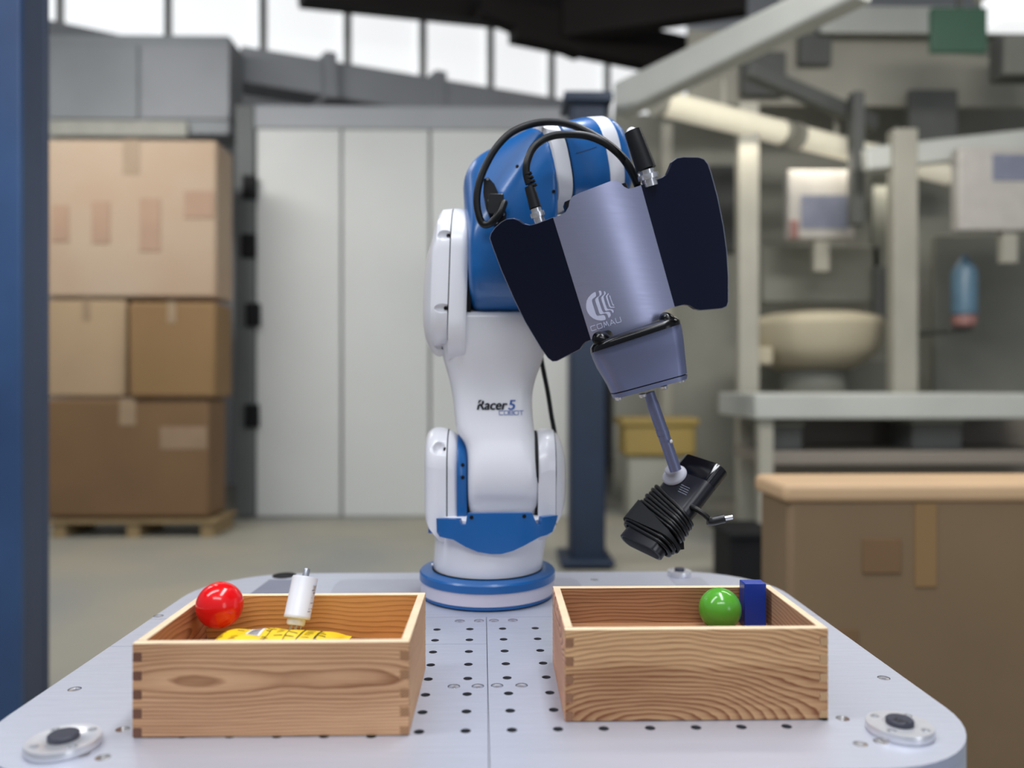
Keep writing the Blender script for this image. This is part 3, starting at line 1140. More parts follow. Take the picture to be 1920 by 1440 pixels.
HB = 0.0995
M_rim = mat('lit_pine_rim', rgb(234, 208, 174), 0.6, var=0.06, scale=40, stretch=(1, 1, 1))  # paler rim tops: light from above put into the wood colour
pf0, pf1 = PT(248, 1378.5), PT(767, 1376)
LY0 = 0.832
lx0, lx1 = P(248, 1300, LY0).x, P(767, 1300, LY0).x
wl = rgb(214, 168, 126)
wd = rgb(150, 100, 66)
lw = [wood('pine_left_front', 0, 1.3, (-0.03, 0.060, 0.028 - 0.0975), 0.07, 330, rgb(218, 172, 132), rgb(136, 86, 56), 0.0048),
      wood('pine_left_back', 0, 4.1, (0.05, 0.02, 0.02), 0.16, 260, rgb(212, 156, 94), rgb(150, 98, 48), 0.010),
      wood('pine_left_side', 1, 6.6, (0.02, 0.07, -0.10), 0.12, 260, rgb(182, 126, 92), rgb(112, 66, 44), 0.010),
      wood('pine_left_side_b', 1, 8.2, (0.0, 0.13, 0.10), 0.1, 300, rgb(212, 170, 128), rgb(146, 100, 68), 0.008)]
le = [end_grain('end_grain_pale', rgb(214, 178, 134), rgb(160, 116, 78), 0.6), end_grain('end_grain_dark', rgb(140, 96, 74), rgb(82, 52, 42), 0.9),
      end_grain('end_grain_mid', rgb(190, 146, 106), rgb(128, 84, 56), -0.8)]
box_l = wooden_box('open pine box holding the red ball and yellow bag, left', lx0, lx1, LY0, LY0 + 0.195, HB, lw, le, 0.032)
RY0 = 0.862
rx0, rx1 = P(1059, 1300, RY0).x, P(1553, 1300, RY0).x
HR = 0.1015
rw = [wood('pine_right_front', 0, 2.7, (-0.052, -0.002, 0.010 - 0.093), 0.30, 210, rgb(216, 174, 128), rgb(128, 78, 50), 0.013, 1.0, (0.060, 0.28)),
      wood('pine_right_back', 0, 5.9, (-0.03, 0.0, 0.03), 0.13, 240, rgb(172, 126, 90), rgb(100, 62, 42), 0.010),
      wood('pine_right_side', 1, 9.4, (0.1, 0.09, -0.12), 0.1, 330, rgb(222, 172, 140), rgb(128, 76, 56), 0.012, 1.2),
      wood('pine_right_side_b', 1, 3.3, (0.0, 0.02, 0.13), 0.12, 200, rgb(192, 156, 126), rgb(140, 106, 82), 0.010)]
re_ = [end_grain('end_grain_pale_r', rgb(212, 176, 132), rgb(160, 116, 78), 0.4), end_grain('end_grain_dark_r', rgb(176, 128, 94), rgb(92, 58, 42), 0.8),
       end_grain('end_grain_mid_r', rgb(212, 176, 132), rgb(150, 110, 74), 0.25)]
box_r = wooden_box('open pine box holding the green ball and blue block, right', rx0, rx1, RY0, RY0 + 0.186, HR, rw, re_, 0.0555)
c = P(1551, 1352, RY0)
o = MB().lathe((c.x - 0.004, RY0 + 0.004, 0.0), (0, 0, 1), [(0.006, 0), (0.0065, 0.0012), (0.005, 0.0022)], 20).build('rubber_foot', M_rubber, None)
o.parent = box_r
o.matrix_parent_inverse = world_of(box_r).inverted()


# ------------------------------------------------------------------ things in the boxes
def ball(name, px, py, rpx, Y, m, label, tilt):
    c = P(px, py, Y)
    r = rpx * Y / FPX
    ax = Matrix.Rotation(tilt[0], 3, 'X') @ Matrix.Rotation(tilt[1], 3, 'Y')
    X, Yv, Z = (ax @ Vector(v) for v in ((1, 0, 0), (0, 1, 0), (0, 0, 1)))
    mb = MB()
    prof = []
    n, k = 48, 36
    for i in range(k + 1):
        a = -pi / 2 + pi * i / k
        rr = r * (1 - 0.012 * math.exp(-(a / 0.035) ** 2))
        prof.append((rr * cos(a), rr * sin(a)))
    mb.lathe(c, Z, prof, n)
    o = mb.build(name, m, None, smooth_ang=70)
    o.data.transform(Matrix.Translation(-c))
    o.location = c
    return tag(o, label, 'ball')


def ballmat(name, col, sub):
    m = mat(name, col, 0.16, var=0.02, scale=20, spec=0.55)
    b = m.node_tree.nodes['Principled BSDF']
    b.inputs['Subsurface Weight'].default_value = 0.15
    b.inputs['Subsurface Radius'].default_value = sub
    b.inputs['Subsurface Scale'].default_value = 0.02
    return m


ball('red_ball', 412, 1134.5, 42.5, 0.975, ballmat('red_shiny_plastic', rgb(224, 20, 24), (1, .1, .05)), 'shiny red plastic ball in the left pine box', (0.25, 0.2))
ball('green_ball', 1350, 1142, 39.5, 1.008, ballmat('green_shiny_plastic', rgb(84, 158, 50), (.3, 1, .1)), 'shiny green plastic ball in the right pine box', (0.9, 0.4))
M_blueblock = mat('glossy_blue_block', rgb(4, 50, 148), 0.3, var=0.03, scale=30)
a, b = P(1396, 1094, 1.012), P(1437, 1178, 1.012)
o = MB().box((-(b.x - a.x) / 2, 0, 0), ((b.x - a.x) / 2, 0.022, a.z - 0.0005 - 0.0555)).build('blue_block', M_blueblock, None, smooth_ang=0, bevel=0.0012)
o.location = ((a.x + b.x) / 2, 1.012, 0.0558)
tag(o, 'upright glossy blue block in the corner of the right pine box', 'block')

# yellow bag
M_bag = mat('yellow_foil_bag', rgb(246, 206, 34), 0.38, var=0.05, scale=30, bump=0.3)
bagc = P(512, 1232, 0.925)
bt = thing('yellow_bag', 'yellow printed snack bag lying in the left pine box', 'bag', (bagc.x, 0.925, 0.0325))
nu, nv = 36, 16
HX, HY = 0.082, 0.058


def bag_pt(u, v, side):
    """u,v in -1..1"""
    e = max(0.0, 1 - abs(u) ** 5) ** 0.6 * max(0.0, 1 - abs(v) ** 2.6) ** 0.62
    wob = 0.0016 * sin(7 * u + 3 * v) + 0.0012 * sin(13 * u - 5 * v)
    zz = (0.0245 * e + wob * e * 0.7) * side
    tilt = 0.0035 * (-u) - 0.0055
    return Vector((bagc.x + HX * u * (1 - 0.06 * (1 - v * v)), 0.925 + HY * v * (1 - 0.05 * (1 - u * u)), 0.0325 + 0.025 + zz + (tilt + 0.002) * (1 if side > 0 else 0) * e))


mb = MB()
for side in (1, -1):
    g = [bag_pt(-1 + 2 * i / nu, -1 + 2 * j / nv, side) for i in range(nu + 1) for j in range(nv + 1)]
    fs = []
    for i in range(nu):
        for j in range(nv):
            q = (i * (nv + 1) + j, (i + 1) * (nv + 1) + j, (i + 1) * (nv + 1) + j + 1, i * (nv + 1) + j + 1)
            fs.append(q if side > 0 else tuple(reversed(q)))
    mb.add(g, fs)
bag = mb.build('bag_body', M_bag, bt, smooth_ang=60)
bmv = bmesh.new()
bmv.from_mesh(bag.data)
bmesh.ops.remove_doubles(bmv, verts=bmv.verts, dist=1e-5)
bmv.to_mesh(bag.data)
bmv.free()

# ------------------------------------------------------------------ robot arm
YC = 1.395                      # distance of the robot's axis
robot = thing('robot_arm', 'white and blue six-axis robot arm bolted to the work table', 'robot', PT(914, 1100) * 0 + Vector((P(914, 1066, YC).x, YC, 0)))
RC = Vector((P(914, 1066, YC).x, YC, 0))
MB().lathe(RC, (0, 0, 1), [(0.104, 0), (0.108, 0.0005), (0.108, 0.003)], 72).build('base_gasket', M_dark, robot)
MB().lathe(RC, (0, 0, 1), [(0.1155, 0.002), (0.1175, 0.0035), (0.1175, 0.0075), (0.1165, 0.0085)], 96).build('lower_ring', M_blue, robot)
MB().lathe(RC, (0, 0, 1), [(0.116, 0.008), (0.1185, 0.0085), (0.1185, 0.0305), (0.116, 0.031)], 96).build('light_ring', M_ring, robot)
MB().lathe(RC, (0, 0, 1), [(0.1185, 0.0295), (0.1203, 0.0305), (0.1203, 0.0425), (0.118, 0.0455), (0.108, 0.0475), (0.098, 0.0478)], 96).build('upper_ring', M_blue, robot)
MB().lathe(RC, (0, 0, 1), [(0.0985, 0.046), (0.0985, 0.0495)], 72).build('joint_gap', M_dark, robot)


def pxsec(y_px, xl, xr, Y, hd, n=4.0, k=40, yoff=0.0, zz=None):
    """horizontal superellipse section: width from photo columns, half depth hd"""
    z = P(900, y_px, Y).z if zz is None else zz
    a, b = P(xl, y_px, Y).x, P(xr, y_px, Y).x
    cx, hx = (a + b) / 2, (b - a) / 2
    out = []
    for j in range(k):
        t = 2 * pi * j / k
        c_, s_ = cos(t), sin(t)
        out.append(Vector((cx + hx * math.copysign(abs(c_) ** (2 / n), c_), Y + yoff + hd * math.copysign(abs(s_) ** (2 / n), s_), z)))
    return out


# turning base (J1)
secs = []
for (y, xl, xr, hd, n) in ((1062.5, 814, 1016, 0.097, 2.0), (1056, 813, 1017, 0.098, 2.0), (1030, 815, 1020, 0.0985, 2.05), (1005, 816, 1025, 0.099, 2.15), (985, 817, 1029, 0.099, 2.3),
                           (970, 818, 1033, 0.098, 2.6), (960, 821, 1034, 0.0955, 3), (957, 826, 1030, 0.088, 3)):
    secs.append(pxsec(y, xl, xr, YC, hd, n))
MB().loft(secs).build('turning_base', M_white, robot, smooth_ang=50)


def tomb(xpx, yc, rpx, ybot, Y, hw_bot, k=28, sc=1.0):
    """outline in the y-z plane: half round top, straight bottom; at photo column xpx"""
    x = P(xpx, yc, Y).x
    zc = P(900, yc, Y).z
    r = rpx * Y / FPX
    zb = P(900, ybot, Y).z
    out = []
    for i in range(k + 1):
        a = pi * i / k
        out.append(Vector((x, Y - r * cos(a), zc + r * sin(a))))
    m = 5
    for i in range(m + 1):
        f = i / m
        out.append(Vector((x, Y + hw_bot + (r - hw_bot) * (1 - f) ** 1, zc + (zb - zc) * f)))
    for i in range(m + 1):
        f = i / m
        out.append(Vector((x, Y - hw_bot - (r - hw_bot) * f, zb + (zc - zb) * f)))
    return out


# left shoulder cover and yoke arm
sl = [(799, 866, 34, 920, .03), (800.5, 866, 46, 950, .042), (804, 868, 58, 968, .052), (810, 869, 65, 980, .058), (819, 870, 69, 990, .062), (828, 871, 70, 1000, .064), (841, 872, 68, 1004, .064)]
cov = MB().loft([tomb(x, yc, r * 1.0, yb, YC, hw) for x, yc, r, yb, hw in sl]).build('shoulder_cover', M_white, robot, smooth_ang=40)
sl2 = [(842.5, 872, 67, 1004, .063), (850, 873, 65.5, 1004, .063), (858, 876, 62, 1004, .061), (863, 880, 58, 1004, .058)]
MB().loft([tomb(x, yc, r, yb, YC, hw) for x, yc, r, yb, hw in sl2]).build('yoke_arm', M_white, robot, smooth_ang=40)
MB().loft([tomb(x, 872, r, 1000, YC, .0634) for x, r in ((841, 67.6), (843, 67.6))]).build('seam', M_dark, robot, smooth_ang=40)
sl3 = [(860, 882, 69, 990, .0605), (866, 883, 68.5, 988, .060), (875, 887, 65, 988, .060), (877.5, 888, 62, 986, .058)]
gd = MB().loft([tomb(x, yc, r, yb, YC - 0.002, hw) for x, yc, r, yb, hw in sl3]).build('side_guard', M_blue, robot, smooth_ang=40)
MB().loft([tomb(x, 887, r, 972, YC, .05) for x, r in ((877, 60), (882, 60))]).build('joint_gap', M_dark, robot, smooth_ang=40)
# right shoulder cover and yoke arm
sr = [(1005, 884, 74, 1000, .064), (1014, 878, 74, 1000, .064), (1026, 874, 70.5, 992, .063), (1037, 874, 68, 978, .062)]
MB().loft([tomb(x, yc, r, yb, YC, hw) for x, yc, r, yb, hw in sr]).build('yoke_arm', M_white, robot, smooth_ang=40)
MB().loft([tomb(x, 875, 67.2, 974, YC, .058) for x in (1036.5, 1038.5)]).build('seam', M_dark, robot, smooth_ang=40)
sr2 = [(1038, 875, 67, 972, .06), (1044, 876, 62, 964, .056), (1050, 878, 54, 952, .05), (1055, 880, 42, 938, .04), (1058, 881, 28, 920, .026)]
covr = MB().loft([tomb(x, yc, r, yb, YC, hw) for x, yc, r, yb, hw in sr2]).build('shoulder_cover', M_white, robot, smooth_ang=40)
cut(cov, MB().ellipsoid(hit(bvh_of(cov), 828, 838)[0] + Vector((-0.004, -0.004, 0)), (Vector((.012, 0, 0)), Vector((0, .012, 0)), Vector((0, 0, .014)))))
MB().loft([tomb(x, 884, r, 965, YC, .05) for x, r in ((1000, 77), (1006, 77))]).build('joint_gap', M_dark, robot, smooth_ang=40)


def small_screw(px, py, bvh, r=0.004, parent=None, m=None, name='screw'):
    p, n = hit(bvh, px, py, 0.0)
    if p is None:
        return None
    return MB().lathe(p - n * 0.002, n, [(r, 0), (r, 0.0028), (r * 0.8, 0.0034), (r * 0.45, 0.0034), (r * 0.4, 0.0022)], 14).build(name, m or M_steel, parent)


bv = bvh_of(gd)
small_screw(867.5, 872, bv, .0034, gd, M_dark)
small_screw(867.5, 895, bv, .0034, gd, M_dark)
bv = bvh_of(cov)
small_screw(834, 842, bv, .0034, cov, M_dark)

# front bib (blue)
zt = 966
bx = [(818, 972), (861, 974), (864, 984), (873, 984), (876, 963), (998, 962), (1002, 972), (1008, 986), (1014, 984), (1017, 970), (1046, 966), (1044, 976), (1036, 997), (1026, 1003), (1012, 1007), (985, 1022), (962, 1033), (940, 1039), (920, 1039),
      (896, 1035), (872, 1025), (850, 1012), (836, 1009), (824, 1006), (819, 998)]


def bib_surface(px, py):
    """wraps round the front of the turning base, a little proud of it"""
    cx = 932
    f = (px - cx) / 126.0
    f = max(-0.999, min(0.999, f))
    return YC - 0.103 * (1 - abs(f) ** 3.6) ** (1 / 3.6) - 0.002


def sheet(name, poly, Yf, th, m, parent, step=6.0, bevel=0.0, hole=None, smooth_ang=40):
    """curved plate: outline in photo points, distance from Yf(px, py), real thickness th"""
    dense = []
    n = len(poly)
    for i in range(n):
        a, b = Vector(poly[i]), Vector(poly[(i + 1) % n])
        k_ = max(1, int((b - a).length / step))
        for j in range(k_):
            dense.append(a + (b - a) * (j / k_))
    vs = list(dense)
    nb = len(vs)
    ed = [(i, (i + 1) % nb) for i in range(nb)]
    xs_ = [p.x for p in dense]
    ys_ = [p.y for p in dense]
    x = min(xs_) + step / 2
    while x < max(xs_):
        y = min(ys_) + step / 2
        while y < max(ys_):
            if inside(dense, x, y) and min((Vector((x, y)) - q).length for q in dense) > step * 0.6:
                vs.append(Vector((x, y)))
            y += step
        x += step
    V, E, F, *_ = delaunay_2d_cdt(vs, ed, [], 1, 1e-4)
    mb = MB()
    mb.add([P(v.x, v.y, Yf(v.x, v.y)) for v in V], [tuple(f) for f in F])
    me = bpy.data.meshes.new(name)
    me.from_pydata(mb.v, [], mb.f)
    bm = bmesh.new()
    bm.from_mesh(me)
    bmesh.ops.recalc_face_normals(bm, faces=bm.faces)
    avg = sum((f.normal.y * f.calc_area() for f in bm.faces))
    if avg > 0:
        for f in bm.faces:
            f.normal_flip()
    bm.to_mesh(me)
    bm.free()
    me.materials.append(m)
    o = link(name, me, parent, smooth_ang)
    s = o.modifiers.new('thickness', 'SOLIDIFY')
    s.thickness = th
    s.offset = -1
    apply_mods(o)
    o.data.polygons.foreach_set('use_smooth', [True] * len(o.data.polygons))
    o.data.set_sharp_from_angle(angle=radians(smooth_ang))
    if bevel:
        b = o.modifiers.new('bevel', 'BEVEL')
        b.width = bevel
        b.segments = 2
        b.limit_method = 'ANGLE'
        b.angle_limit = radians(50)
    return o


bib = sheet('front_bib', bx, bib_surface, 0.012, M_blue, robot, 6)
bvb = bvh_of(bib)
for x, y in ((884, 970), (983, 968)):
    small_screw(x, y, bvb, .0034, bib, M_dark)
# little blue tab on the left of the base
p = P(812, 978, YC)
MB().loft([[Vector((p.x + dx, YC - 0.03 + y, p.z + z)) for y, z in rrect(0, 0, 0.02, 0.012, 0.004)] for dx in (-0.004, 0.004)]).build('side_tab', M_blue, robot, smooth_ang=40)
p = P(811, 1059, YC - 0.03)
MB().ellipsoid(p, (Vector((.003, 0, 0)), Vector((0, .003, 0)), Vector((0, 0, .003))), 12, 8).build('screw', M_chrome, robot)

# lower arm (link 2)
secs = []
rB = 0.083
zB = P(900, 886, YC).z
for dz in (-0.0825, -0.079, -0.072, -0.06, -0.045, -0.025, 0.0):
    y = 720 - (zB + dz - H) * FPX / YC
    secs.append(pxsec(y, 878, 1008, YC, max(0.012, sqrt(rB * rB - dz * dz)), 7, 48))
for (y, xl, xr, hd, n, yo) in ((862, 878, 1007, .081, 6, 0), (845, 877, 1005, .077, 5.5, .001), (832, 874, 1004, .074, 5, .002), (820, 867, 1002, .071, 4.8, .003), (808, 856.5, 1001, .069, 4.6, .004), (780, 853, 998, .064, 4.4, .006), (750, 850.5, 996.5, .061, 4.4, .008),
                               (725, 846, 999, .061, 4.4, .008), (700, 840, 1007, .063, 4.6, .006), (680, 834, 1015, .066, 5, .003), (655, 829, 1022, .070, 5.5, 0), (625, 830, 1027, .074, 6, 0),
                               (600, 838, 1030, .076, 6, 0), (585, 842, 1030, .074, 6, 0)):
    secs.append(pxsec(y, xl, xr, YC, hd, n, 48, yo))
arm = MB().loft(secs).build('lower_arm', M_white, robot, smooth_ang=45)
ws = arm.modifiers.new('sub', 'SUBSURF')
ws.levels = 1
ws.render_levels = 1


def stad(xpx, ytop, ybot, hd, Y, k=14, yo=0.0, skew=True):
    """rounded slot outline in the y-z plane at photo column xpx, the joint plane leaning a little"""
    x = P(xpx, (ytop + ybot) / 2, Y).x
    sk = 5.5 * Y / FPX / 0.155 if skew else 0.0
    z560 = P(900, 540, Y).z
    zt_, zb_ = P(900, ytop, Y).z, P(900, ybot, Y).z
    hz = (zt_ - zb_) / 2
    return [Vector((x + sk * ((zt_ + zb_) / 2 + b - z560), Y + yo + a, (zt_ + zb_) / 2 + b)) for a, b in rrect(0, 0, hd, hz, min(hd, hz) * 0.98, k)]


# elbow side of the arm, then its cap
YE = 1.385
es = [(848, 394, 690, .0835), (866, 394, 690, .084), (874, 396, 690, .083), (879, 402, 690, .079)]
MB().loft([stad(x, a, b, h, YE) for x, a, b, h in es]).build('elbow_plate', M_white, robot, smooth_ang=40)
MB().loft([stad(x, a, b, h, YE) for x, a, b, h in ((880, 410, 620, .076), (886, 410, 620, .076))]).build('joint_gap', M_dark, robot, smooth_ang=40)
cs = [(797.5, 520, 606, .030), (799, 500, 622, .040), (803, 474, 640, .053), (809, 450, 652, .066), (814, 430, 660, .077), (816, 424, 662, .0795), (822, 404, 667, .0815), (828, 396, 669, .0825), (846, 394, 665, .0832)]
MB().loft([stad(x, a, b, h, YE) for x, a, b, h in ((845.5, 395.2, 663, .0822), (848.2, 395.2, 663, .0822))]).build('seam', M_dark, robot, smooth_ang=40)
capo = MB().loft([stad(x, a, b, h, YE) for x, a, b, h in cs]).build('elbow_cap', M_white, robot, smooth_ang=22)
bv = bvh_of(capo)
for (x, y, rx, rz) in ((833, 441, .013, .010), (829, 578, .014, .008), (827, 650, .012, .007)):
    p, n = hit(bv, x, y, 0)
    cut(capo, MB().ellipsoid(p + n * 0.001, (Vector((rx, 0, 0)), Vector((0, .009, 0)), Vector((0, 0, rz)))))
capo.data.polygons.foreach_set('use_smooth', [True] * len(capo.data.polygons))
capo.data.set_sharp_from_angle(angle=radians(22))
bv = bvh_of(capo)
for x, y in ((841, 442), (836, 578), (832, 652)):
    small_screw(x, y, bv, .0036, capo, M_dark)

# elbow housing and forearm
C1 = P(1014, 322, 1.325)
AX = Vector((0.87, 0.40, 0.215)).normalized()
UPV = (Vector((0, 0, 1)) - AX * AX.z).normalized()
SDV = AX.cross(UPV)


def ringsec(c, r, k=48, n=2.9, rot=0.0, ru=1.0):
    out = []
    for j in range(k):
        t_ = 2 * pi * j / k
        c_, s_ = cos(t_), sin(t_)
        a = r * math.copysign(abs(c_) ** (2 / n), c_)
        b = r * math.copysign(abs(s_) ** (2 / n), s_)
        out.append(c + UPV * (a * ru) + SDV * b)
    return out


mb = MB()
# J3 barrel
YJ = 1.365
bs = [(881, 0.070), (883, 0.080), (889, 0.0885), (900, 0.0925), (1020, 0.0925), (1034, 0.088), (1040, 0.07)]
xs3 = []
for x, r in bs:
    zc = P(900, 490, YJ).z
    x_ = P(x, 490, YJ).x
    xs3.append([Vector((x_, YJ + a, zc + b)) for a, b in rrect(0, 0, r, r, r * 0.86, 10)])
mb.loft(xs3)
mb.ellipsoid(P(942, 354, 1.372), (Vector((.069, 0, 0)), Vector((0, .066, 0)), Vector((0, 0, .070))), 32, 20)
st = P(955, 350, 1.345)
mb.loft([ringsec(C1 - AX * 0.0125, 0.0725, 32, 2.4)] * 2)
hb = bmesh.new()
for v in mb.v:
    hb.verts.new(v)
bmesh.ops.convex_hull(hb, input=hb.verts)
bmesh.ops.delete(hb, geom=[v for v in hb.verts if not v.link_faces], context='VERTS')
hme = bpy.data.meshes.new('elbow_housing')
hb.to_mesh(hme)
hb.free()
hme.materials.append(M_blue)
hs = link('elbow_housing', hme, robot, 60)
rm = hs.modifiers.new('remesh', 'REMESH')
rm.mode = 'VOXEL'
rm.voxel_size = 0.0036
sm = hs.modifiers.new('smooth', 'SMOOTH')
sm.iterations = 10
sm.factor = 0.6
apply_mods(hs)
hs.data.polygons.foreach_set('use_smooth', [True] * len(hs.data.polygons))

RF = 0.0735
MB().loft([ringsec(C1 + AX * t_, r) for t_, r in ((-.013, RF - .003), (-.0115, RF), (.0135, RF + .001), (.015, RF - .001))]).build('white_ring', M_white, robot, smooth_ang=30)
MB().loft([ringsec(C1 + AX * t_, RF - .004) for t_ in (.014, .019)]).build('joint_gap', M_dark, robot, smooth_ang=30)
fsec = [(.0185, RF - .002), (.020, RF), (.050, RF + .0015), (.083, RF + .0045), (.0865, RF + .0035)]
fore = MB().loft([ringsec(C1 + AX * t_, r) for t_, r in fsec]).build('forearm_cover', M_blue, robot, smooth_ang=30)
MB().loft([ringsec(C1 + AX * t_, r) for t_, r in ((.086, RF + .0035), (.088, RF + .0045), (.114, RF + .004), (.1165, RF + .002))]).build('white_ring', M_white, robot, smooth_ang=30)
MB().loft([ringsec(C1 + AX * t_, r) for t_, r in ((.1165, RF + .001), (.127, RF), (.140, RF - .008), (.149, RF - .022), (.153, RF - .045))]).build('forearm_end', M_blue, robot, smooth_ang=50)
bvf = bvh_of(fore)
print_on('seam', bvf, stroke([(1064, 292), (1080, 288), (1100, 282), (1118, 276), (1136, 270)], 1.1), M_ink, fore)
bvhs = bvh_of(hs)
for x, y in ((970, 312), (1038, 359)):
    small_screw(x, y, bvhs, .003, hs, M_dark)
# wrist behind the gripper plate
wp, wq = P(1140, 430, 1.34), P(1168, 470, 1.20)
MB().tube([wp, wp.lerp(wq, .4), wq], 0.042, 32, res=4).build('wrist', M_white, robot)
MB().tube([P(1184, 247, 1.27), P(1192, 275, 1.24), P(1203, 330, 1.22), P(1206, 352, 1.215)], 0.0085, 14).build('wrist_rib', M_white, robot)

# connector panel on the elbow
p, n = hit(bvhs, 925, 385, 0)
cpn = MB()
pn = [(907, 336), (915, 332), (927, 345), (940, 375), (950, 400), (948, 420), (934, 426), (924, 421), (912, 392), (906, 362)]
panel = sheet('connector_panel', pn, lambda x, y: p.y - 0.010, 0.02, M_black, robot, 5)
bvp = bvh_of(panel)
for x, y in ((914, 336), (917, 376), (931, 417), (944, 402)):
    small_screw(x, y, bvp, .0022, panel, M_steel)
pc, _ = hit(bvp, 930, 386, 0)
plug = MB()
plug.loft([[pc + Vector((a, d, b)) for a, b in rrect(0, 0, s * .0125, s * .017, .003)] for d, s in ((0.0, 1), (-.012, 1), (-.014, .9))])
plug.build('plug', M_black, robot, smooth_ang=40)
pe = pc + Vector((0.004, -.010, -.006))
out_pts = [pe + Vector((0.006, 0, 0.002)), P(945, 380, 1.245), P(938, 398, 1.24), P(922, 417, 1.245), P(908, 421, 1.25), P(899, 408, 1.25), P(894, 378, 1.25), P(898, 345, 1.25), P(910, 312, 1.25), P(931, 276, 1.25),
           P(960, 248, 1.255), P(1000, 232, 1.26), P(1040, 229, 1.255), P(1080, 237, 1.24), P(1120, 257, 1.22), P(1150, 278, 1.205), P(1170, 298, 1.2), P(1184, 318, 1.198), P(1196, 345, 1.2)]
MB().tube(out_pts, 0.0059, 14).build('sensor_cable', M_cable, robot)

# long thin cable down the right side
MB().tube([P(1012, 655, 1.45), P(1018, 690, 1.455), P(1027, 735, 1.46), P(1034, 780, 1.46), P(1040, 815, 1.45), P(1040, 850, 1.44)], 0.0044, 12).build('power_cable', M_cable, robot)

# lettering on the arm
bva = bvh_of(arm)
print_on('model_lettering', bva, [font_polys('Racer', 894 + a, 768 + b, 54, 17.5, shear=0.2) for a, b in ((0, 0), (.6, 0), (1.2, 0), (1.8, 0), (.9, -.5), (.9, .5))], M_ink, arm, 0.0012)
print_on('lettering_slash', bva, stroke([(896, 759), (906, 749.5)], 1.2), M_white, arm, 0.0016)
print_on('model_number', bva, [font_polys('5', 952.5 + a, 768, 11, 18, shear=0.16) for a in (0, .6, 1.2)], M_inkblue, arm, 0.0012)
print_on('model_lettering', bva, stroke_text('COBOT', (936, 778.2), (1, 0), (0, -8.2), 9.4, 7.5, 1.1), M_inkblue, arm, 0.0012)

# ------------------------------------------------------------------ vacuum gripper
YG = 1.15
ga = Vector((0.297, 0.955))
gb = Vector((0.955, -0.297))
GO = Vector((1150, 480))
grip = thing('vacuum_gripper', 'silver and navy winged suction gripper on the end of the robot arm', 'gripper', P(1150, 480, YG))


def Yplate(px, py, base=0.0):
    d = Vector((px, py)) - GO
    b = d.dot(gb)
    a = d.dot(ga)
    e = 0.020 * (b / 86.0) ** 2 if abs(b) < 86 else 0.020 + 0.48 * (abs(b) - 86) / FPX * YG + 2.0 * ((abs(b) - 86) / FPX * YG) ** 2
    return YG + base + e + a * 0.00010


silver = [(1037, 408), (1050, 404), (1060, 398), (1066, 388), (1068, 377), (1074, 368), (1086, 362), (1115, 351), (1145, 339.5), (1155, 338), (1163, 342), (1170, 350), (1178, 354), (1188, 352), (1202, 347.5),
          (1265, 575), (1243, 584), (1239, 589), (1240, 597), (1225, 604), (1150, 632), (1147, 622), (1141, 619), (1130, 621), (1120, 627), (1108, 637)]
lwing = [(1037, 408), (1108, 637), (1098, 641), (1093, 645), (1086, 655), (1044, 676.5), (1036, 677), (1028, 671), (1015, 653), (985, 603), (965, 562), (940, 505), (924, 462), (919, 447), (921, 438), (928, 428), (940, 417),
         (950, 411.5), (962, 410.5), (972, 414), (981, 420.5), (992, 423), (1006, 420)]
rwing = [(1202, 347.5), (1225, 339), (1243, 333), (1251, 327), (1256, 316), (1261, 304), (1270, 297), (1282, 295), (1310, 295.5), (1320, 299), (1327, 308), (1333, 325), (1345, 370), (1356, 425), (1362, 470), (1365, 520), (1365, 566), (1362, 574),
         (1354, 577.5), (1314, 581), (1304, 579), (1294, 572.5), (1283, 570.5), (1265, 575)]
lwing = [tuple(p) for p in lwing]
plate_o = sheet('face_plate', silver, Yplate, 0.004, M_silver, grip, 7, smooth_ang=50)
lw_o = sheet('wing_panel', lwing, lambda x, y: Yplate(x, y, 0.0004), 0.006, M_navy, grip, 8, smooth_ang=50)
rw_o = sheet('wing_panel', rwing, lambda x, y: Yplate(x, y, 0.0004), 0.006, M_navy, grip, 8, smooth_ang=50)
# pale edge strip under the wings and plate
M_edge = mat('pale_panel_edge', rgb(150, 155, 175), 0.35, 0.4)


def offset_poly(poly, d):
    c = [Vector(p) for p in poly]
    out = []
    for i in range(len(c)):
        a, b, e = c[i - 1], c[i], c[(i + 1) % len(c)]
        t1, t2 = (b - a).normalized(), (e - b).normalized()
        n_ = Vector((t1.y, -t1.x)) + Vector((t2.y, -t2.x))
        if n_.length < 1e-6:
            n_ = Vector((t1.y, -t1.x))
        out.append(tuple(b + n_.normalized() * d))
    return out


def signed(poly):
    return sum(poly[i - 1][0] * poly[i][1] - poly[i][0] * poly[i - 1][1] for i in range(len(poly)))


for w_, par in ((lwing, lw_o), (rwing, rw_o)):
    s_ = 1 if signed(w_) > 0 else -1
    sheet('edge_trim', offset_poly(w_, 1.0 * s_), lambda x, y: Yplate(x, y, 0.0045), 0.004, M_edge, par, 9, smooth_ang=50)
# back body of the tool
bbk = []
for a in (-120, -60, 0, 60, 118):
    ctr = GO + ga * a
    l_, r_ = ctr - gb * 60, ctr + gb * 60
    pl, pr = P(l_.x, l_.y, YG + 0.045), P(r_.x, r_.y, YG + 0.045)
    u_ = (pr - pl) / 2
    cc = (pl + pr) / 2
    bbk.append([cc + u_ * x + Vector((0, y * 0.022, 0)) for x, y in rrect(0, 0, 1, 1, .35)])
MB().loft(bbk).build('tool_body', M_black, grip, smooth_ang=40)
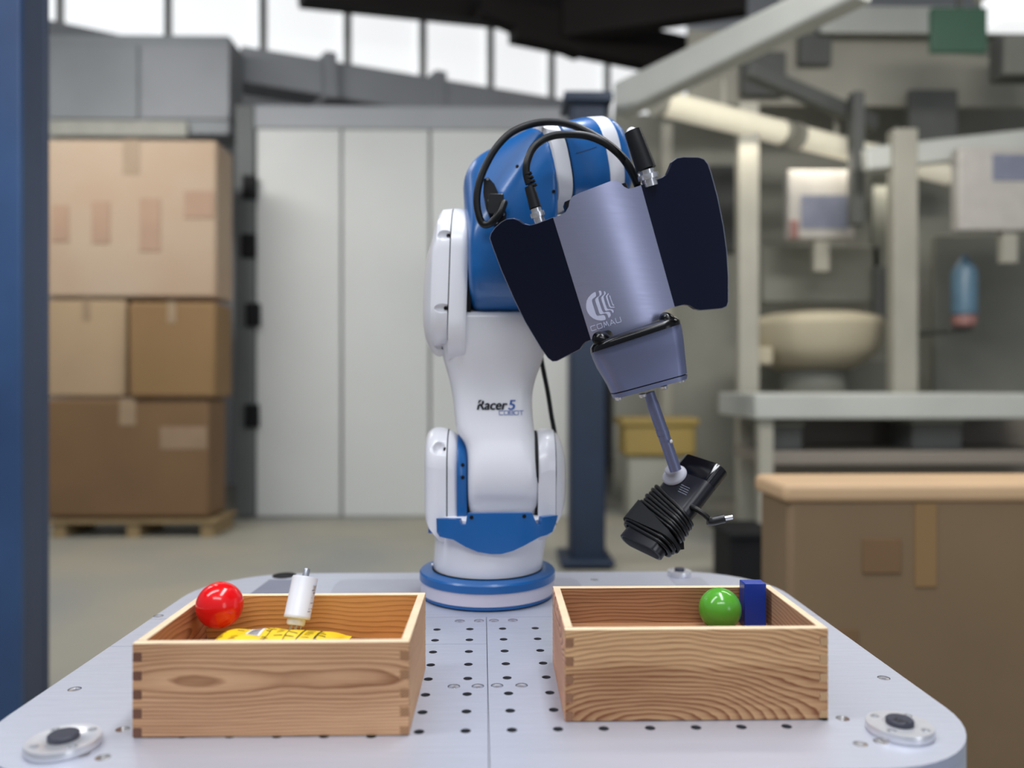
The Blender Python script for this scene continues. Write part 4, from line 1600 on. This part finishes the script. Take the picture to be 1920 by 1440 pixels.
# logo
bvpl = bvh_of(plate_o)
zx = lambda x, y: (1090 + x / 14.4, 535 + y / 14.4)
L0 = [(380, 175), (395, 215), (402, 255), (395, 300), (350, 335), (305, 365), (290, 410), (305, 490), (340, 600), (380, 720), (400, 780), (435, 820), (500, 812), (600, 795), (640, 830), (655, 870), (665, 915), (620, 940),
      (530, 952), (420, 935), (320, 890), (230, 815), (170, 720), (135, 620), (130, 520), (145, 420), (190, 330), (260, 250), (320, 205)]
L1 = [(465, 150), (500, 142), (530, 150), (548, 195), (550, 235), (530, 270), (490, 295), (465, 320), (460, 355), (480, 430), (520, 560), (560, 670), (590, 715), (620, 735), (680, 715), (740, 710), (775, 735), (795, 790), (790, 830),
      (745, 880), (725, 850), (705, 790), (680, 765), (640, 755), (540, 782), (500, 770), (480, 730), (440, 600), (400, 490), (375, 410), (385, 360), (430, 320), (480, 290), (495, 255), (485, 210)]
L2 = [(605, 155), (640, 165), (660, 205), (655, 240), (620, 275), (600, 300), (610, 360), (650, 500), (690, 610), (720, 640), (790, 640), (850, 655), (875, 690), (870, 725), (850, 750), (835, 725), (820, 690), (780, 665), (700, 685),
      (660, 690), (630, 650), (590, 530), (550, 410), (535, 330), (560, 290), (610, 255), (620, 215)]
L3 = [(725, 205), (740, 230), (720, 262), (702, 290), (720, 360), (760, 490), (790, 565), (815, 580), (890, 575), (905, 595), (880, 605), (790, 606), (755, 580), (715, 470), (670, 330), (660, 285), (700, 250)]
L4 = [(760, 265), (780, 280), (800, 350), (840, 470), (865, 520), (895, 530), (880, 548), (850, 545), (825, 490), (785, 370), (755, 290)]
polys = [[zx(x, y) for x, y in L] for L in (L0, L1, L2, L3, L4)]


def tri_poly(poly):
    V, E, F, *_ = delaunay_2d_cdt([Vector(q) for q in poly], [(i, (i + 1) % len(poly)) for i in range(len(poly))], [], 1, 1e-4)
    return ([(v.x, v.y) for v in V], [tuple(f) for f in F])


print_on('maker_logo', bvpl, [tri_poly(q) for q in polys], M_logo, plate_o, 0.0005, YG)
lo = Vector(zx(290, 1235))
dx_ = (Vector(zx(1100, 980)) - lo) / 5.0
dy_ = Vector((-0.30, -0.955)) * 9.5
print_on('maker_lettering', bvpl, stroke_text('COMAU', lo, dx_, dy_, 1.03, 0.76, 1.3), M_logo, plate_o, 0.0008, YG)


def pair_loft(name, rows, Y, m, parent, rr=0.3, smooth_ang=40, bevel=0):
    """rows: (left photo pt, right photo pt, half depth, dY)"""
    secs = []
    for l_, r_, hd, dY in rows:
        pl, pr = P(l_[0], l_[1], Y + dY), P(r_[0], r_[1], Y + dY)
        u_ = (pr - pl) / 2
        cc = (pl + pr) / 2
        hx = u_.length
        u_.normalize()
        secs.append([cc + u_ * x + Vector((0, y, 0)) for x, y in rrect(0, 0, hx, hd, rr * hd * 2, 5)])
    return MB().loft(secs).build(name, m, parent, smooth_ang=smooth_ang, bevel=bevel)


# black rubber bumper between plate and block
pair_loft('rubber_bumper', [((1116, 642), (1260, 593), .028, .022), ((1111, 647), (1267, 597), .036, .020), ((1108, 653), (1271.5, 601), .038, .020), ((1108.5, 662), (1272.5, 608.5), .038, .020)],
          YG, M_rubber, grip, .4, 50)
for (x, y, w_, h_) in ((1131, 641, 21, 19), (1252, 601, 16, 15)):
    c = P(x, y, YG + 0.008)
    s_ = YG / FPX
    MB().ellipsoid(c, (Vector((w_ * s_, 0, -w_ * s_ * 0.3)), Vector((0, .016, 0)), Vector((0, 0, h_ * s_))), 20, 12).build('bumper_knob', M_rubber, grip)
pair_loft('suction_block', [((1109, 660), (1272, 608), .033, .026), ((1113, 672), (1274.5, 620), .034, .026), ((1121, 690), (1278, 643), .032, .027), ((1132, 708), (1280.5, 666), .030, .028), ((1140, 722), (1282.5, 684), .030, .029),
                            ((1147, 737), (1284, 700), .031, .03)], YG, M_silverb, grip, .3, 40)
pair_loft('block_gap', [((1149, 737), (1281, 700), .029, .03), ((1150, 741), (1282, 703.5), .029, .03)], YG, M_dark, grip, .3)
bp_ = pair_loft('base_flange', [((1148, 739), (1284.5, 702), .031, .03), ((1151, 747), (1284, 710), .031, .03)], YG, M_silverb, grip, .3)
for (x, y) in ((1160, 746), (1205, 741), (1245, 726), (1278, 712)):
    c = P(x, y, YG + 0.012)
    dn = Vector((0.22, 0.15, -1)).normalized()
    MB().lathe(c - dn * 0.002, dn, [(.0056, 0), (.0056, .004), (.0045, .0052), (.002, .0052)], 16).build('screw', M_chrome, bp_)
r0, r1, r2, r3 = P(1217, 736, YG + 0.03), P(1226.2, 764, YG + 0.031), P(1241, 806, YG + 0.0335), P(1267, 882, YG + 0.036)
MB().tube([r0, r1, r2], lambda f: .0084 if f < .35 else .0092, 20, res=5).build('suction_rod', M_silverb, grip, smooth_ang=30)
d_ = (r3 - r2)
MB().tube([r2, r2 + d_ * .12, r2 + d_ * .14, r3], lambda f: .0096 if f < .5 else .0090, 20, res=3).build('rod_sleeve', M_silverb, grip, smooth_ang=30)
MB().ellipsoid(P(1258.5, 827.5, YG + 0.02), (Vector((.0022, 0, 0)), Vector((0, .0022, 0)), Vector((0, 0, .003))), 10, 8).build('vent_pin', M_white, grip)


# cables on the gripper with their round connectors
def connector(a, b, c, boot_r, nut_r, Y, nm):
    """a = boot end, b = boot/nut border, c = end in the plate"""
    pa, pb_, pc_ = P(*a, Y), P(*b, Y), P(*c, Y + 0.004)
    o_ = MB().tube([pa, pa.lerp(pb_, .3), pa.lerp(pb_, .7), pb_], lambda f: boot_r * (0.86 + 0.16 * f), 18, res=3).build(nm, M_black, grip, smooth_ang=50)
    d = (pc_ - pb_)
    dn = d.normalized()
    L_ = d.length
    MB().lathe(pb_, dn, [(nut_r * .72, 0), (nut_r * .72, L_ * .28), (nut_r, L_ * .3), (nut_r * 1.02, L_ * .42), (nut_r, L_ * .62), (nut_r * .75, L_ * .64), (nut_r * .75, L_ * 1.1)], 24).build('metal_nut', M_chrome, o_, smooth_ang=30)
    return o_, pa


YK = 1.185
cn1, pa1 = connector((993, 350), (1004, 390), (1012, 416), .0092, .0112, YK, 'cable_boot')
for i in range(4):
    f = -0.28 + i * 0.16
    q0 = P(988.5 + 3.2 * i, 324 + 7.2 * i, YK)
    d = (P(1004, 390, YK) - P(990, 330, YK)).normalized()
    MB().lathe(q0, d, [(.0055, 0), (.0072, .0006), (.0072, .0034), (.0055, .004)], 16).build('strain_relief', M_black, cn1)
MB().tube([P(992, 345, YK), P(987, 325, YK), P(988, 305, YK), P(998, 280, 1.19), P(1015, 264, 1.195), P(1040, 254, 1.195), P(1075, 252, 1.19), P(1105, 256, 1.19), P(1132, 267, 1.188), P(1155, 284, 1.19), P(1172, 303, 1.2), P(1188, 330, 1.205), P(1200, 360, 1.205)],
          0.0058, 14).build('suction_cable', M_cable, grip)
cn2, pa2 = connector((1186, 246), (1212, 318), (1219, 346), .0148, .0152, 1.165, 'cable_boot')

# ------------------------------------------------------------------ power adapter hanging from the suction cup
Lv = Vector((140, 69, 146)).normalized()
Wv = Vector((60, -81.5, -19))
Wv = (Wv - Lv * Wv.dot(Lv)).normalized()
Tv = Lv.cross(Wv)
if Tv.z > 0:
    Tv = -Tv
YA = 1.19
sA = YA / FPX
AL, AW, AT = 214 * sA, 100 * sA, 35 * sA
A0 = P(1257, 936, YA)
adp = thing('power_adapter', 'black laptop power adapter with wrapped cable hanging from the suction cup', 'adapter', A0)


def AP(l, w, t_):
    """l along the length (-.5..+.5), w across, t depth below the top face (0..1)"""
    return A0 + Lv * (l * AL) + Wv * (w * AW) + Tv * (t_ * AT)


M_adp = mat('adapter_matte_black', rgb(15, 15, 26), 0.36, scale=60, spec=0.4)
M_adpg = mat('adapter_gloss_black', rgb(12, 12, 18), 0.12, scale=60)


def adsec(l, s=1.0):
    return [AP(l, a * s, 0.5 + b * s) for a, b in rrect(0, 0, .5, .5, .5 * 0.45, 6)]


def adsec2(l, s=1.0, r=.16):
    """section in metres so that the long edges are rounded"""
    return [A0 + Lv * (l * AL) + Wv * a + Tv * (AT / 2 + b) for a, b in rrect(0, 0, AW / 2 * s, AT / 2 * s, AT * r * 3, 6)]


MB().loft([adsec2(-.5, .97), adsec2(-.495, 1), adsec2(.30, 1)]).build('adapter_body', M_adp, adp, smooth_ang=40)
MB().loft([adsec2(.302, 1), adsec2(.495, 1), adsec2(.5, .97)]).build('gloss_end', M_adpg, adp, smooth_ang=40)
MB().loft([adsec2(-.502, .86), adsec2(-.499, .9)]).build('socket_face', M_dark, adp, smooth_ang=40)


def loop_pts(l0, skew, out, n=28):
    """closed loop around the adapter"""
    hw, ht = AW / 2 + out, AT / 2 + out
    pts = []
    for a, b in rrect(0, 0, hw, ht, ht * 0.85, 6):
        l_ = l0 + skew * (a / hw)
        pts.append(A0 + Lv * (l_ * AL) + Wv * a + Tv * (AT / 2 + b))
    return pts


def closed_tube(name, pts, r, m, parent, n=8):
    k_ = len(pts)
    secs = []
    for i, p in enumerate(pts):
        tg = (pts[(i + 1) % k_] - pts[i - 1]).normalized()
        u_ = (Lv - tg * Lv.dot(tg)).normalized()
        w_ = tg.cross(u_)
        secs.append([p + (u_ * cos(2 * pi * j / n) + w_ * sin(2 * pi * j / n)) * r for j in range(n)])
    return MB().loft(secs, closed=True).build(name, m, parent, smooth_ang=60)


for k_, (l0, sk, ou) in enumerate(((-.005, -.085, .0036), (-.045, -.08, .0046), (-.08, -.075, .0038), (-.115, -.07, .0058), (-.15, -.065, .0040), (-.185, -.06, .0064), (-.215, -.055, .0042), (-.33, -.02, .0046), (-.365, -.015, .0062), (-.40, -.02, .0042))):
    closed_tube('cable_turn', loop_pts(l0, sk, ou), .0029, M_cable, adp)
# wide strap
st_ = []
for p, q in zip(loop_pts(-.225, -.10, .0115), loop_pts(-.355, .00, .0115)):
    st_.append((p, q))
mb = MB()
ins = list(zip(loop_pts(-.225, -.10, .0095), loop_pts(-.355, .00, .0095)))
secs = [[a, b, d, c_] for (a, b), (c_, d) in zip(st_, ins)]
mb.loft(secs, closed=True)
mb.build('velcro_strap', M_dark, adp, smooth_ang=40)
# strap tail
tl = P(1262, 1012, 1.165)
MB().add([P(1248, 1000, 1.165), P(1281, 985, 1.165), P(1283, 1030, 1.165), P(1253, 1034, 1.165), P(1248, 1000, 1.168), P(1281, 985, 1.168), P(1283, 1030, 1.168), P(1253, 1034, 1.168)],
         [(0, 1, 2, 3), (7, 6, 5, 4), (0, 4, 5, 1), (1, 5, 6, 2), (2, 6, 7, 3), (3, 7, 4, 0)]).build('strap_tail', M_dark, adp, smooth_ang=0)
MB().tube([P(1296, 950, 1.165), P(1308, 956, 1.155), P(1322, 966, 1.15), P(1331, 976, 1.15)], .0040, 10).build('plug_lead', M_cable, adp)
MB().tube([P(1327, 976, 1.15), P(1336, 977, 1.15), P(1358, 972, 1.15)], .0066, 14, res=3).build('barrel_plug', M_black, adp, smooth_ang=50)
MB().tube([P(1357, 972.3, 1.15), P(1373, 969.5, 1.15)], .0034, 14, res=1).build('plug_tip', M_chrome, adp, smooth_ang=50)
bva2 = bvh_of([o for o in adp.children if o.name.startswith('adapter_body')][0])
M_tiny = mat('grey_fine_print', rgb(120, 122, 135), 0.5)
tp = []
for i in range(4):
    a, b = Vector((1272 + 2 * i, 921 - 4 * i)), Vector((1287 + 2 * i, 928 - 4 * i))
    tp += stroke([a, a.lerp(b, .35)], 1.0) + stroke([a.lerp(b, .45), b], 1.0)
print_on('rating_print', bva2, tp, M_tiny, [o for o in adp.children if o.name.startswith('adapter_body')][0], 0.0004, YA)
# suction cup
cu_ = AP(.235, -.27, 0.0)
cdir = -Tv
rc = 24.5 * sA
cup_o = MB()
cup_o.lathe(cu_, cdir, [(rc * .9, 0), (rc, .0012), (rc * .99, .0028), (rc * .86, .0055), (rc * .62, .0085), (rc * .52, .0125), (rc * .54, .0165), (rc * .42, .019)], 40)
cup_o.build('suction_cup', M_cup, grip, smooth_ang=50)

# ------------------------------------------------------------------ capacitor
ct0, ct1 = P(556.5, 1160, .972), P(572.5, 1082, .99)
cd = (ct1 - ct0).normalized()
M_capw = mat('white_capacitor_shell', rgb(226, 227, 234), 0.35, scale=20)
M_pin = mat('brass_pin', rgb(190, 170, 130), 0.3, 0.9)
cap = thing('capacitor', 'white cylindrical capacitor with metal stud leaning in the left pine box', 'capacitor', ct0)
rc2 = 24 * .985 / FPX
ln = (ct1 - ct0).length
sh = MB().lathe(ct0, cd, [(rc2 * .96, 0), (rc2 * 1.0, .001), (rc2, .004), (rc2 * .985, .0045), (rc2 * .985, ln - .002), (rc2 * .95, ln), (rc2 * .3, ln + .0005)], 40).build('capacitor_shell', M_capw, cap, smooth_ang=40)
MB().lathe(ct1, cd, [(.0042, 0), (.0042, .009), (.0036, .0105)], 16).build('stud', M_steel, cap)
MB().lathe(ct0 - cd * .008, cd, [(rc2 * .62, 0), (rc2 * .7, .002), (rc2 * .7, .008)], 24).build('terminal_base', M_capw, cap)
e1 = cd.orthogonal().normalized()
e1 = (Vector((1, 0, 0)) - cd * cd.x).normalized()
e2 = cd.cross(e1)
for a, b in ((-.55, .25), (-.25, -.4), (.2, -.3), (.5, .2), (-.1, .4)):
    q = ct0 - cd * .007 + (e1 * a + e2 * b) * rc2 * .8
    MB().tube([q, q - cd * .013], .0009, 8, res=1).build('pin', M_pin, cap)
bvs = bvh_of(sh)
tp = []
for (x, y, l_) in ((588, 1098, 6), (585, 1107, 4), (584, 1121, 5), (582, 1131, 4), (579, 1142, 5), (577, 1147, 4), (587, 1112, 3)):
    tp += stroke([(x, y), (x + l_ * .9, y - l_ * .1)], 1.3)
print_on('rating_print', bvs, tp, mat('grey_print', rgb(120, 122, 132), .6), sh, .0004, .97)

# print on the bag
bvbag = bvh_of(bag)
M_bagink = mat('black_bag_print', rgb(50, 42, 16), 0.5)
M_bagwh = mat('white_bag_label', rgb(232, 228, 220), 0.5)
M_bar = mat('grey_barcode_print', rgb(120, 116, 126), 0.5)


def bag_quad(u0, u1, v0, v1, dz=0.0005):
    """patch lying on the bag's upper side, in the bag's own coordinates"""
    n_ = 4
    vs, fs = [], []
    for i in range(n_ + 1):
        for j in range(n_ + 1):
            u_, v_ = u0 + (u1 - u0) * i / n_, v0 + (v1 - v0) * j / n_
            x_, y_ = bag_pt(u_, v_, 1).x, bag_pt(u_, v_, 1).y
            loc, nor, _, _ = bvbag.ray_cast(Vector((x_, y_, 0.3)), Vector((0, 0, -1)))
            vs.append((loc if loc is not None else bag_pt(u_, v_, 1)) + Vector((0, 0, dz)))
    for i in range(n_):
        for j in range(n_):
            q = i * (n_ + 1) + j
            fs.append((q, q + n_ + 1, q + n_ + 2, q + 1))
    return vs, fs


def bag_print(name, quads, m, dz=0.0005):
    mb = MB()
    for q in quads:
        mb.add(*bag_quad(*q, dz))
    return mb.build(name, m, bag, smooth_ang=0, fixn=False)


bag_print('barcode_label', [(-.42, -.20, -.05, .55)], M_bagwh, .0005)
bag_print('barcode', [(-.38, -.24, -.02 + .07 * i, .015 + .07 * i) for i in range(7)], M_bar, .0008)
lines = []
random.seed(3)
for i in range(9):
    v = -.45 + i * .12
    for (a, b) in ((-.84, -.74), (-.60, -.48), (-.16, -.02), (.02, .16), (.2, .36), (.44, .6), (.64, .78)):
        if random.random() < .62:
            lines.append((a, a + (b - a) * random.uniform(.4, 1), v, v + .03))
lines += [(-.10, -.088, -.6, .6), (.185, .2, -.6, .6), (.38, .40, -.6, .62), (.62, .65, -.5, .6)]
bag_print('bag_lettering', lines, M_bagink, .0006)
